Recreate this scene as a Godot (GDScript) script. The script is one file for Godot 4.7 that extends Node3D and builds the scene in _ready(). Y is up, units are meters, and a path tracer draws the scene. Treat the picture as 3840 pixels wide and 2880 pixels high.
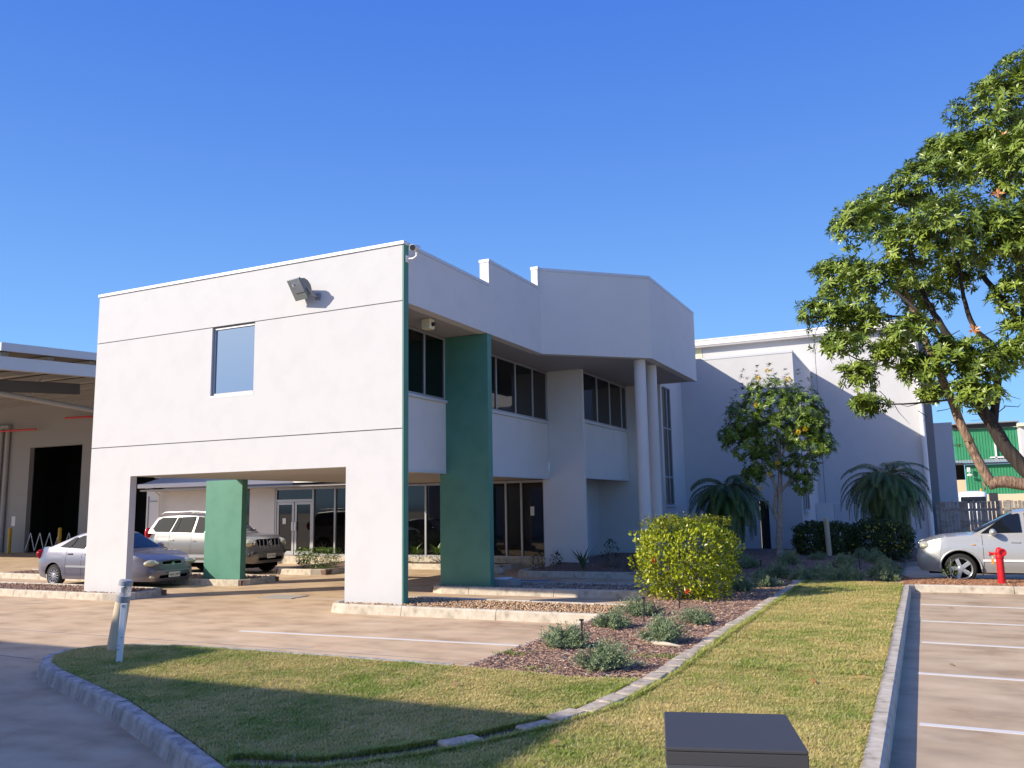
extends Node3D
# An office building with carports, seen across a lawn. Axes: x along the sunlit front wall, -z into the site, metres.

var M := {}
var wpos := {}
var used := {}
var rng := RandomNumberGenerator.new()
var sun_to := Vector3(-1.0, 0.73, 0.9).normalized()


class MB:
	# collects triangles; every face is given counter-clockwise as seen from outside
	var v := PackedVector3Array()
	var n := PackedVector3Array()
	var c := PackedColorArray()
	var ix := PackedInt32Array()
	var col := Color.WHITE

	func tri(p: Vector3, q: Vector3, r: Vector3) -> void:
		var m := (q - p).cross(r - p).normalized()
		var i := v.size()
		v.append(p); v.append(q); v.append(r)
		n.append(m); n.append(m); n.append(m)
		c.append(col); c.append(col); c.append(col)
		ix.append(i); ix.append(i + 2); ix.append(i + 1)

	func quad(p: Vector3, q: Vector3, r: Vector3, s: Vector3) -> void:
		var m := (r - p).cross(s - q).normalized()
		var i := v.size()
		v.append(p); v.append(q); v.append(r); v.append(s)
		for k in 4:
			n.append(m); c.append(col)
		ix.append_array([i, i + 2, i + 1, i, i + 3, i + 2])

	func obox(t: Transform3D, s: Vector3) -> void:
		var h := s * 0.5
		var p := []
		for k in 8:
			p.append(t * Vector3(h.x if k & 1 else -h.x, h.y if k & 2 else -h.y, h.z if k & 4 else -h.z))
		quad(p[1], p[3], p[7], p[5])
		quad(p[4], p[6], p[2], p[0])
		quad(p[2], p[6], p[7], p[3])
		quad(p[0], p[1], p[5], p[4])
		quad(p[4], p[5], p[7], p[6])
		quad(p[1], p[0], p[2], p[3])

	func box(lo: Vector3, hi: Vector3) -> void:
		obox(Transform3D(Basis.IDENTITY, (lo + hi) * 0.5), (hi - lo).abs())

	func cbox(lo: Vector3, hi: Vector3, b: float) -> void:
		tbox(Transform3D(Basis.IDENTITY, (lo + hi) * 0.5), (hi - lo).abs(), b)

	func tbox(t: Transform3D, s: Vector3, b: float) -> void:
		# chamfered box
		var h := s * 0.5
		var ax := [Vector3.RIGHT, Vector3.UP, Vector3.BACK]
		for a in 3:
			for sg in [-1.0, 1.0]:
				var u: Vector3 = ax[(a + 1) % 3] * (h[(a + 1) % 3] - b)
				var w: Vector3 = ax[(a + 2) % 3] * (h[(a + 2) % 3] - b)
				var o: Vector3 = ax[a] * h[a] * sg
				if sg > 0:
					quad(t * (o - u - w), t * (o + u - w), t * (o + u + w), t * (o - u + w))
				else:
					quad(t * (o - u + w), t * (o + u + w), t * (o + u - w), t * (o - u - w))
		for a in 3:
			var e: Vector3 = ax[a] * (h[a] - b)
			var i1 := (a + 1) % 3
			var i2 := (a + 2) % 3
			for s1 in [-1.0, 1.0]:
				for s2 in [-1.0, 1.0]:
					var p: Vector3 = ax[i1] * h[i1] * s1 + ax[i2] * (h[i2] - b) * s2
					var q: Vector3 = ax[i1] * (h[i1] - b) * s1 + ax[i2] * h[i2] * s2
					if s1 * s2 > 0:
						quad(t * (p + e), t * (p - e), t * (q - e), t * (q + e))
					else:
						quad(t * (p - e), t * (p + e), t * (q + e), t * (q - e))
		for k in 8:
			var sx := 1.0 if k & 1 else -1.0
			var sy := 1.0 if k & 2 else -1.0
			var sz := 1.0 if k & 4 else -1.0
			var p1 := t * Vector3(h.x * sx, (h.y - b) * sy, (h.z - b) * sz)
			var p2 := t * Vector3((h.x - b) * sx, h.y * sy, (h.z - b) * sz)
			var p3 := t * Vector3((h.x - b) * sx, (h.y - b) * sy, h.z * sz)
			if sx * sy * sz > 0:
				tri(p1, p2, p3)
			else:
				tri(p1, p3, p2)

	func extrude(poly: PackedVector2Array, t: Transform3D, d: float) -> void:
		# a polygon in the local xy plane, from z = 0 back to z = -d; its front faces +z
		if Geometry2D.is_polygon_clockwise(poly):
			poly = poly.duplicate()
			poly.reverse()
		var f := Geometry2D.triangulate_polygon(poly)
		for k in range(0, f.size(), 3):
			var a := poly[f[k]]
			var b := poly[f[k + 1]]
			var e := poly[f[k + 2]]
			if (b - a).cross(e - a) < 0:
				var sw := b
				b = e
				e = sw
			tri(t * Vector3(a.x, a.y, 0), t * Vector3(b.x, b.y, 0), t * Vector3(e.x, e.y, 0))
			if d > 0:
				tri(t * Vector3(a.x, a.y, -d), t * Vector3(e.x, e.y, -d), t * Vector3(b.x, b.y, -d))
		if d > 0:
			for k in poly.size():
				var a2 := poly[k]
				var b2 := poly[(k + 1) % poly.size()]
				quad(t * Vector3(a2.x, a2.y, 0), t * Vector3(a2.x, a2.y, -d), t * Vector3(b2.x, b2.y, -d), t * Vector3(b2.x, b2.y, 0))

	func slab(poly: PackedVector2Array, y0: float, y1: float) -> void:
		# a polygon given as (x, z), between two heights
		var q := PackedVector2Array()
		for p in poly:
			q.append(Vector2(p.x, -p.y))
		extrude(q, Transform3D(Basis(Vector3.RIGHT, Vector3.FORWARD, Vector3.UP), Vector3(0, y1, 0)), y1 - y0)

	func grid(rows: Array, wrap := false, flip := false) -> void:
		# a smooth sheet through rows of points
		var w: int = rows[0].size()
		var at := v.size()
		for r in rows.size():
			for k in w:
				var a: Vector3 = rows[mini(r + 1, rows.size() - 1)][k] - rows[maxi(r - 1, 0)][k]
				var kn := k + 1
				var kp := k - 1
				if wrap:
					kn = (k + 1) % w
					kp = (k + w - 1) % w
					if k == w - 1 and rows[r][0].is_equal_approx(rows[r][w - 1]):
						kn = 1
					if k == 0 and rows[r][0].is_equal_approx(rows[r][w - 1]):
						kp = w - 2
				else:
					kn = mini(kn, w - 1)
					kp = maxi(kp, 0)
				var b: Vector3 = rows[r][kn] - rows[r][kp]
				var m := b.cross(a).normalized()
				if m.length_squared() < 0.5:
					m = Vector3.UP
				v.append(rows[r][k])
				n.append(-m if flip else m)
				c.append(col)
		for r in rows.size() - 1:
			for k in (w if wrap else w - 1):
				var k2 := (k + 1) % w
				var i0 := at + r * w + k
				var i1 := at + r * w + k2
				var i2 := at + (r + 1) * w + k2
				var i3 := at + (r + 1) * w + k
				if flip:
					ix.append_array([i0, i1, i2, i0, i2, i3])
				else:
					ix.append_array([i0, i2, i1, i0, i3, i2])

	func tube(pts: Array, rad: Array, seg: int, caps := true) -> void:
		var rows := []
		var up := Vector3.UP
		for k in pts.size():
			var d: Vector3 = (pts[mini(k + 1, pts.size() - 1)] - pts[maxi(k - 1, 0)]).normalized()
			if absf(d.dot(up)) > 0.95:
				up = Vector3.RIGHT if absf(d.x) < 0.8 else Vector3.BACK
			var s := d.cross(up).normalized()
			up = s.cross(d).normalized()
			var row := PackedVector3Array()
			for j in seg:
				var a := TAU * j / seg
				row.append(pts[k] + (s * cos(a) - up * sin(a)) * rad[k])
			rows.append(row)
		grid(rows, true)
		if caps:
			for e in [0, rows.size() - 1]:
				var m := Vector3.ZERO
				for p in rows[e]:
					m += p
				m /= seg
				for j in seg:
					if e == 0:
						tri(m, rows[e][(j + 1) % seg], rows[e][j])
					else:
						tri(m, rows[e][j], rows[e][(j + 1) % seg])

	func rod(a: Vector3, b: Vector3, r: float, seg := 8) -> void:
		tube([a, b], [r, r], seg)

	func lathe(prof: Array, seg: int, t: Transform3D) -> void:
		# profile points (radius, height) about the local y axis, from bottom to top, flat between points
		for k in prof.size() - 1:
			var rows := []
			for e in [prof[k], prof[k + 1]]:
				var row := PackedVector3Array()
				for j in seg:
					var a := TAU * j / seg
					row.append(t * Vector3(e.x * cos(a), e.y, -e.x * sin(a)))
				rows.append(row)
			if prof[k].x < 0.0005:
				for j in seg:
					tri(rows[0][0], rows[1][(j + 1) % seg], rows[1][j])
			elif prof[k + 1].x < 0.0005:
				for j in seg:
					tri(rows[1][0], rows[0][j], rows[0][(j + 1) % seg])
			else:
				grid(rows, true)

	func ball(t: Transform3D, seg := 12, ring := 8) -> void:
		var rows := []
		for r in ring + 1:
			var b := -PI / 2 + PI * r / ring
			var row := PackedVector3Array()
			for j in seg:
				var a := TAU * j / seg
				row.append(t * Vector3(cos(b) * cos(a), sin(b), -cos(b) * sin(a)))
			rows.append(row)
		grid(rows, true)

	func leaf(p: Vector3, d: Vector3, up: Vector3, ln: float, wd: float, droop := 0.15) -> void:
		var s := d.cross(up).normalized()
		var m := s.cross(d).normalized()
		var i := v.size()
		var q := p + d * ln * 0.48
		v.append(p)
		v.append(q - s * wd * 0.5 + m * wd * 0.12)
		v.append(q)
		v.append(q + s * wd * 0.5 + m * wd * 0.12)
		v.append(p + d * ln - m * ln * droop)
		n.append(m); n.append((m - s * 0.25).normalized()); n.append(m); n.append((m + s * 0.25).normalized()); n.append(m)
		for k in 5:
			c.append(col)
		ix.append_array([i, i + 1, i + 2, i, i + 2, i + 3, i + 1, i + 4, i + 2, i + 2, i + 4, i + 3])

	func recentre() -> Vector3:
		if v.is_empty():
			return Vector3.ZERO
		var lo := v[0]
		var hi := v[0]
		for p in v:
			lo = lo.min(p)
			hi = hi.max(p)
		var m := Vector3((lo.x + hi.x) * 0.5, lo.y, (lo.z + hi.z) * 0.5)
		for k in v.size():
			v[k] -= m
		return m

	func mesh(mat: Material) -> ArrayMesh:
		var a := []
		a.resize(Mesh.ARRAY_MAX)
		a[Mesh.ARRAY_VERTEX] = v
		a[Mesh.ARRAY_NORMAL] = n
		a[Mesh.ARRAY_COLOR] = c
		a[Mesh.ARRAY_INDEX] = ix
		var m := ArrayMesh.new()
		m.add_surface_from_arrays(Mesh.PRIMITIVE_TRIANGLES, a)
		m.surface_set_material(0, mat)
		return m


func numbered(called: String, parent: Node) -> String:
	var key := str(parent.get_instance_id()) + called
	var k: int = used.get(key, 0)
	used[key] = k + 1
	return called if k == 0 else "%s_%03d" % [called, k]


func tag(o: Node, label: String, category := "", group := "", kind := "") -> Node:
	if label: o.set_meta("label", label)
	if category: o.set_meta("category", category)
	if group: o.set_meta("group", group)
	if kind: o.set_meta("kind", kind)
	return o


func thing(called: String, at: Vector3, label: String, category: String, group := "", turn := 0.0) -> Node3D:
	var o := Node3D.new()
	o.name = numbered(called, self)
	add_child(o)
	o.position = at
	o.rotation.y = turn
	wpos[o] = at
	return tag(o, label, category, group)


func ground_node(called: String, at := Vector3.ZERO) -> Node3D:
	var o := Node3D.new()
	o.name = numbered(called, self)
	add_child(o)
	o.position = at
	wpos[o] = at
	o.set_meta("kind", "structure")
	return o


# one named mesh; its vertices are given in world axes (own = false) or already in the parent's axes (own = true)
func part(called: String, b: MB, mat: Material, parent: Node = null, own := false) -> MeshInstance3D:
	var o := MeshInstance3D.new()
	var host: Node = parent if parent else self
	var m := b.recentre()
	o.mesh = b.mesh(mat)
	o.name = numbered(called, host)
	host.add_child(o, true)
	var base: Vector3 = wpos.get(host, Vector3.ZERO)
	if own:
		o.position = m - (Vector3.ZERO if not host is MeshInstance3D else wpos[host])
		wpos[o] = m
	else:
		o.position = m - base
		wpos[o] = m
	return o


func copy_of(src: Node3D, at: Vector3, turn: float, scl: Vector3, label: String, group := "") -> Node3D:
	var o: Node3D = src.duplicate()
	var base := String(src.name).rstrip("0123456789").trim_suffix("_")
	o.name = numbered(base, self)
	add_child(o)
	o.transform = Transform3D(Basis(Vector3.UP, turn).scaled_local(scl), at)
	o.set_meta("label", label)
	if group: o.set_meta("group", group)
	return o


func lin(r: float, g: float, b: float) -> Color:
	return Color(r, g, b).linear_to_srgb()


# a seamless noise picture run through a ramp of colours (linear values)
func tex(size: Vector2i, freq: float, sd: int, ramp: Array, oct := 4, shown := Vector2i.ZERO, gain := 0.5) -> ImageTexture:
	var fn := FastNoiseLite.new()
	fn.seed = sd
	fn.frequency = freq
	fn.noise_type = FastNoiseLite.TYPE_SIMPLEX_SMOOTH
	fn.fractal_octaves = oct
	fn.fractal_gain = gain
	var im := fn.get_seamless_image(size.x, size.y)
	if shown != Vector2i.ZERO:
		im.resize(shown.x, shown.y, Image.INTERPOLATE_CUBIC)
	im.convert(Image.FORMAT_L8)
	var lut := []
	for k in 256:
		var t := k / 255.0 * (ramp.size() - 1)
		var i := mini(int(t), ramp.size() - 2)
		var a: Color = ramp[i]
		lut.append(a.lerp(ramp[i + 1], t - i).linear_to_srgb())
	var src := im.get_data()
	var dst := PackedByteArray()
	dst.resize(src.size() * 3)
	var lb := PackedByteArray()
	for k in 256:
		lb.append(clampi(int(lut[k].r * 255 + 0.5), 0, 255))
		lb.append(clampi(int(lut[k].g * 255 + 0.5), 0, 255))
		lb.append(clampi(int(lut[k].b * 255 + 0.5), 0, 255))
	for k in src.size():
		var s := src[k] * 3
		var d := k * 3
		dst[d] = lb[s]
		dst[d + 1] = lb[s + 1]
		dst[d + 2] = lb[s + 2]
	return ImageTexture.create_from_image(Image.create_from_data(im.get_width(), im.get_height(), false, Image.FORMAT_RGB8, dst))


func grey(a: float) -> Color:
	return Color(a, a, a)


func mat(called: String, c: Color, rough := 0.7, metal := 0.0, spec := 0.5) -> StandardMaterial3D:
	var m := StandardMaterial3D.new()
	m.resource_name = called
	m.albedo_color = c
	m.roughness = rough
	m.metallic = metal
	m.metallic_specular = spec
	M[called] = m
	return m


func tri_mat(called: String, t: Texture2D, scl: Vector3, rough := 0.8, world := true) -> StandardMaterial3D:
	var m := mat(called, Color.WHITE, rough)
	m.albedo_texture = t
	m.uv1_triplanar = true
	m.uv1_world_triplanar = world
	m.uv1_scale = scl
	return m


func bump(m: StandardMaterial3D, t: Texture2D, cm: float) -> void:
	m.heightmap_enabled = true
	m.heightmap_texture = t
	m.heightmap_scale = cm


func leafy(called: String, light: float, rough := 0.45) -> StandardMaterial3D:
	var m := mat(called, Color.WHITE, rough)
	m.vertex_color_use_as_albedo = true
	m.backlight_enabled = true
	m.backlight = Color(light, light, light * 0.5)
	m.cull_mode = BaseMaterial3D.CULL_DISABLED
	return m


func tinted(called: String, rough := 0.8) -> StandardMaterial3D:
	var m := mat(called, Color.WHITE, rough)
	m.vertex_color_use_as_albedo = true
	return m


func _ready() -> void:
	rng.seed = 20240611
	look()
	materials()
	paving()
	office()
	rear_blocks()
	loading_shed()
	distance()
	neighbour()
	cars()
	street_things()
	lawn_and_beds()
	planting()
	big_tree()
	penda_tree()
	small_things()


func look() -> void:
	var cam := Camera3D.new()
	cam.name = "camera"
	cam.fov = 49.105
	cam.near = 0.05
	cam.far = 600.0
	cam.transform = Transform3D(Basis(Vector3.UP, deg_to_rad(25.727)) * Basis(Vector3.RIGHT, deg_to_rad(8.278)) * Basis(Vector3.BACK, deg_to_rad(-0.998)), Vector3(0, 1.92, 0))
	add_child(cam)
	cam.current = true
	var sky := ProceduralSkyMaterial.new()
	sky.sky_top_color = Color(0.195, 0.38, 0.75)
	sky.sky_horizon_color = Color(0.58, 0.80, 0.97)
	sky.sky_curve = 0.19
	sky.ground_horizon_color = Color(0.50, 0.55, 0.60)
	sky.ground_bottom_color = Color(0.35, 0.33, 0.30)
	sky.sun_angle_max = 60.0
	sky.sun_curve = 0.39
	sky.energy_multiplier = 1.0
	var e := Environment.new()
	e.background_mode = Environment.BG_SKY
	e.sky = Sky.new()
	e.sky.sky_material = sky
	e.ambient_light_source = Environment.AMBIENT_SOURCE_SKY
	e.tonemap_mode = Environment.TONE_MAPPER_LINEAR
	e.tonemap_exposure = 1.4
	e.sdfgi_enabled = true
	e.ssao_enabled = true
	e.ssil_enabled = true
	var w := WorldEnvironment.new()
	w.name = "world_environment"
	w.environment = e
	add_child(w)
	var sun := DirectionalLight3D.new()
	sun.name = "sun"
	sun.light_energy = 1.5
	sun.light_color = Color(1.0, 0.955, 0.885)
	sun.light_angular_distance = 0.53
	sun.shadow_enabled = true
	add_child(sun)
	sun.look_at_from_position(Vector3.ZERO, -sun_to, Vector3.UP)


func materials() -> void:
	var fine := tex(Vector2i(512, 512), 0.03, 3, [grey(0.0), grey(1.0)], 5)
	# painted precast concrete: nearly even, with a faint trowelled relief and grime
	var stucco := tex(Vector2i(512, 512), 0.012, 5, [Color(0.545, 0.545, 0.55), Color(0.568, 0.568, 0.573), Color(0.573, 0.573, 0.578)], 5)
	var m := tri_mat("wall_paint", stucco, Vector3(0.22, 0.22, 0.22), 0.82)
	bump(m, fine, 0.25)
	var stucco2 := tex(Vector2i(512, 512), 0.012, 6, [Color(0.64, 0.63, 0.605), Color(0.675, 0.665, 0.64), Color(0.68, 0.67, 0.645)], 5)
	m = tri_mat("grey_paint", stucco2, Vector3(0.2, 0.2, 0.2), 0.85)
	bump(m, fine, 0.25)
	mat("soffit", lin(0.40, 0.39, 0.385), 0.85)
	mat("cream_paint", lin(0.78, 0.74, 0.50), 0.8)
	var green := tex(Vector2i(256, 256), 0.02, 7, [Color(0.062, 0.205, 0.148), Color(0.075, 0.235, 0.17), Color(0.08, 0.245, 0.178)], 4)
	tri_mat("green_paint", green, Vector3(0.3, 0.3, 0.3), 0.55)
	mat("joint", lin(0.22, 0.22, 0.22), 0.9)
	mat("capping", lin(0.62, 0.63, 0.65), 0.45, 0.2)
	mat("aluminium", lin(0.42, 0.42, 0.43), 0.42, 0.5)
	var gd := mat("glass_dark", Color(0.035, 0.038, 0.04, 0.86), 0.02)
	gd.transparency = BaseMaterial3D.TRANSPARENCY_ALPHA
	mat("glass_blue", lin(0.30, 0.40, 0.55), 0.02, 1.0)
	mat("glass_opaque", lin(0.006, 0.007, 0.008), 0.03, 0.0, 0.5)
	mat("shed_paint", lin(0.33, 0.32, 0.31), 0.85)
	mat("steel_dark", lin(0.07, 0.07, 0.072), 0.6)
	mat("lamp_grey", lin(0.17, 0.19, 0.19), 0.5, 0.2)
	mat("interior", lin(0.03, 0.03, 0.032), 0.9)
	mat("blind", lin(0.5, 0.5, 0.48), 0.9)
	mat("black", lin(0.012, 0.012, 0.012), 0.6)
	mat("void", lin(0.004, 0.004, 0.004), 0.95, 0.0, 0.1)
	mat("white_metal", lin(0.75, 0.75, 0.74), 0.4)
	mat("steel_grey", lin(0.30, 0.31, 0.33), 0.5, 0.3)
	mat("chrome", lin(0.75, 0.75, 0.76), 0.12, 1.0)
	mat("rubber", lin(0.018, 0.018, 0.018), 0.85)
	mat("alloy", lin(0.62, 0.62, 0.63), 0.32, 0.7)
	mat("red_lamp", lin(0.55, 0.01, 0.02), 0.12)
	mat("amber_lamp", lin(0.7, 0.30, 0.05), 0.15)
	mat("plate", lin(0.75, 0.74, 0.66), 0.5)
	mat("plate_text", lin(0.16, 0.04, 0.05), 0.6)
	mat("red_paint", lin(0.62, 0.012, 0.02), 0.35)
	mat("yellow_paint", lin(0.62, 0.36, 0.02), 0.5)
	mat("blue_paint", lin(0.03, 0.12, 0.35), 0.6)
	mat("mailbox", lin(0.05, 0.05, 0.051), 0.55)
	mat("paper", lin(0.8, 0.8, 0.78), 0.8)
	mat("poly_black", lin(0.02, 0.02, 0.022), 0.45)
	var lampglass := mat("lamp_glass", Color(0.95, 0.97, 0.98, 0.22), 0.03)
	lampglass.transparency = BaseMaterial3D.TRANSPARENCY_ALPHA
	# car paint
	for q in [["paint_violet", Color(0.15, 0.15, 0.20)], ["paint_silver", Color(0.17, 0.17, 0.172)], ["paint_white_silver", Color(0.52, 0.52, 0.51)], ["paint_white", Color(0.78, 0.78, 0.78)]]:
		var p := mat(q[0], lin(q[1].r, q[1].g, q[1].b), 0.38, 0.0 if q[0] == "paint_white" else 0.45)
		p.clearcoat_enabled = true
		p.clearcoat = 0.9
		p.clearcoat_roughness = 0.06
	mat("trim_dark", lin(0.035, 0.035, 0.037), 0.5)
	mat("car_glass", lin(0.010, 0.013, 0.018), 0.02, 0.0, 0.5)
	mat("lens", lin(0.58, 0.56, 0.42), 0.06, 0.35)
	mat("reflector", lin(0.7, 0.7, 0.7), 0.1, 1.0)
	# concrete pavement
	var con := tex(Vector2i(1024, 1024), 0.006, 11, [Color(0.38, 0.25, 0.145), Color(0.52, 0.36, 0.215), Color(0.58, 0.415, 0.255), Color(0.605, 0.44, 0.275), Color(0.66, 0.50, 0.33)], 8, Vector2i.ZERO, 0.58)
	m = tri_mat("pavement", con, Vector3(0.14, 0.14, 0.14), 0.85)
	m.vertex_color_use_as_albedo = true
	var streak := tex(Vector2i(420, 1024), 0.018, 12, [grey(0.66), grey(0.88), grey(1.0), grey(1.0)], 4, Vector2i(1024, 1024))
	m.detail_enabled = true
	m.detail_albedo = streak
	m.detail_blend_mode = BaseMaterial3D.BLEND_MODE_MUL
	m.detail_uv_layer = BaseMaterial3D.DETAIL_UV_2
	m.uv2_triplanar = true
	m.uv2_world_triplanar = true
	m.uv2_scale = Vector3(0.11, 0.11, 0.11)
	bump(m, con, 0.35)
	var kc := tex(Vector2i(512, 512), 0.014, 13, [Color(0.22, 0.185, 0.14), Color(0.46, 0.40, 0.31), Color(0.56, 0.50, 0.40), Color(0.62, 0.56, 0.46)], 6, Vector2i.ZERO, 0.6)
	m = tri_mat("kerb_concrete", kc, Vector3(0.55, 0.55, 0.55), 0.88)
	bump(m, kc, 1.0)
	# the same concrete, long wetted and blackened with grime running down its face
	var kc2 := tex(Vector2i(512, 400), 0.011, 14, [Color(0.10, 0.095, 0.09), Color(0.25, 0.24, 0.225), Color(0.42, 0.40, 0.37), Color(0.48, 0.46, 0.43)], 7, Vector2i(512, 512), 0.66)
	m = tri_mat("kerb_stained", kc2, Vector3(0.9, 0.6, 0.9), 0.9)
	bump(m, kc, 1.5)
	mat("line_paint", lin(0.66, 0.64, 0.60), 0.7)
	mat("old_line_paint", lin(0.48, 0.42, 0.34), 0.8)
	mat("cover_concrete", lin(0.38, 0.35, 0.31), 0.85)
	var pv := tex(Vector2i(256, 256), 0.03, 15, [Color(0.26, 0.21, 0.15), Color(0.46, 0.385, 0.29), Color(0.58, 0.50, 0.39)], 5)
	m = tri_mat("paver", pv, Vector3(1.1, 1.1, 1.1), 0.9)
	bump(m, pv, 1.0)
	# soils
	var so := tex(Vector2i(512, 512), 0.02, 16, [Color(0.055, 0.04, 0.028), Color(0.11, 0.085, 0.05), Color(0.15, 0.12, 0.06)], 5)
	tri_mat("turf_soil", so, Vector3(0.5, 0.5, 0.5), 0.95)
	var mu := tex(Vector2i(512, 512), 0.04, 17, [Color(0.085, 0.05, 0.036), Color(0.18, 0.11, 0.08), Color(0.28, 0.185, 0.14)], 5)
	m = tri_mat("mulch", mu, Vector3(0.7, 0.7, 0.7), 0.95)
	bump(m, mu, 2.0)
	tinted("mulch_chip", 0.9)
	tinted("pebble", 0.75)
	var gr := leafy("grass", 0.5, 0.6)
	gr.metallic_specular = 0.3
	# bark
	var bk := tex(Vector2i(512, 64), 0.02, 18, [Color(0.012, 0.010, 0.009), Color(0.034, 0.027, 0.023), Color(0.09, 0.066, 0.052)], 5, Vector2i(512, 512))
	m = tri_mat("bark_dark", bk, Vector3(1.6, 0.8, 1.6), 0.95)
	bump(m, bk, 2.5)
	var bk2 := tex(Vector2i(512, 256), 0.016, 19, [Color(0.045, 0.03, 0.022), Color(0.14, 0.085, 0.055), Color(0.34, 0.225, 0.155), Color(0.42, 0.30, 0.215)], 6, Vector2i(512, 512), 0.6)
	m = tri_mat("bark_pink", bk2, Vector3(1.9, 1.1, 1.9), 0.9)
	bump(m, bk2, 3.0)
	var bk3 := tex(Vector2i(256, 256), 0.03, 20, [Color(0.12, 0.10, 0.085), Color(0.28, 0.25, 0.21), Color(0.36, 0.33, 0.29)], 4)
	tri_mat("bark_grey", bk3, Vector3(1.5, 1.0, 1.5), 0.95)
	leafy("tree_leaf", 0.45, 0.36)
	leafy("bush_leaf", 0.55, 0.32)
	leafy("shade_leaf", 0.35, 0.65)
	leafy("palm_leaf", 0.4, 0.45)
	leafy("shrub_leaf", 0.4, 0.6)
	tinted("petal", 0.6)
	# timber
	var tb := tex(Vector2i(64, 512), 0.02, 21, [Color(0.17, 0.145, 0.12), Color(0.30, 0.265, 0.225), Color(0.38, 0.34, 0.29)], 4, Vector2i(256, 512))
	tri_mat("timber_grey", tb, Vector3(1.5, 0.6, 1.5), 0.92)
	var cg := tex(Vector2i(256, 256), 0.02, 22, [Color(0.03, 0.215, 0.095), Color(0.04, 0.26, 0.12)], 4)
	tri_mat("colorbond_green", cg, Vector3(0.2, 0.2, 0.2), 0.5)
	mat("masonry_cream", lin(0.62, 0.50, 0.34), 0.85)
	mat("roof_sheet", lin(0.40, 0.43, 0.47), 0.45, 0.3)


func fill(called: String, poly: Array, y0: float, y1: float, mt: String, parent: Node) -> MeshInstance3D:
	var b := MB.new()
	b.slab(PackedVector2Array(poly), y0, y1)
	return part(called, b, M[mt], parent)


# a kerb along a path of its road-side foot; its body lies to the right of the way the path runs; cut into cast lengths
func kerb_run(pts: Array, h: float, w: float, splay: float, mt: String, each := 1.9) -> Node3D:
	var fine := []
	for k in pts.size() - 1:
		var a: Vector2 = pts[k]
		var e: Vector2 = pts[k + 1]
		var steps := maxi(1, int(a.distance_to(e) / 0.6))
		for s in steps:
			fine.append(a.lerp(e, float(s) / steps))
	fine.append(pts[-1])
	var nor := []
	for k in fine.size():
		var d: Vector2 = (fine[mini(k + 1, fine.size() - 1)] - fine[maxi(k - 1, 0)]).normalized()
		var d0: Vector2 = (fine[k] - fine[maxi(k - 1, 0)]).normalized() if k > 0 else d
		nor.append(Vector2(-d.y, d.x) / maxf(0.72, d.dot(d0)))
	var node := ground_node("kerb", Vector3(fine[0].x, 0, fine[0].y))
	var prof := [Vector2(0, -0.05), Vector2(splay, h - 0.025), Vector2(splay + 0.022, h), Vector2(w - 0.015, h), Vector2(w, h - 0.015), Vector2(w, -0.05)]
	var at := 0
	while at < fine.size() - 1:
		var to := at
		var run := 0.0
		while to < fine.size() - 1 and run < each:
			run += fine[to].distance_to(fine[to + 1])
			to += 1
		var b := MB.new()
		var dy := rng.randf_range(-0.006, 0.006)
		var rows := []
		for k in range(at, to + 1):
			var p: Vector2 = fine[k]
			if k == at and at > 0:
				p = p.lerp(fine[k + 1], 0.006 / p.distance_to(fine[k + 1]))
			if k == to and to < fine.size() - 1:
				p = p.lerp(fine[k - 1], 0.006 / p.distance_to(fine[k - 1]))
			var row := PackedVector3Array()
			for q in prof:
				var o: Vector2 = p + nor[k] * q.x
				row.append(Vector3(o.x, q.y + (dy if q.y > 0 else 0.0), o.y))
			rows.append(row)
		for r in rows.size() - 1:
			for j in prof.size() - 1:
				b.quad(rows[r][j], rows[r][j + 1], rows[r + 1][j + 1], rows[r + 1][j])
		for e2 in [0, rows.size() - 1]:
			var f: PackedVector3Array = rows[e2]
			for j in range(1, f.size() - 1):
				if e2 == 0:
					b.tri(f[0], f[j + 1], f[j])
				else:
					b.tri(f[0], f[j], f[j + 1])
		part("kerb_length", b, M[mt], node)
		at = to
	return node


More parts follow.
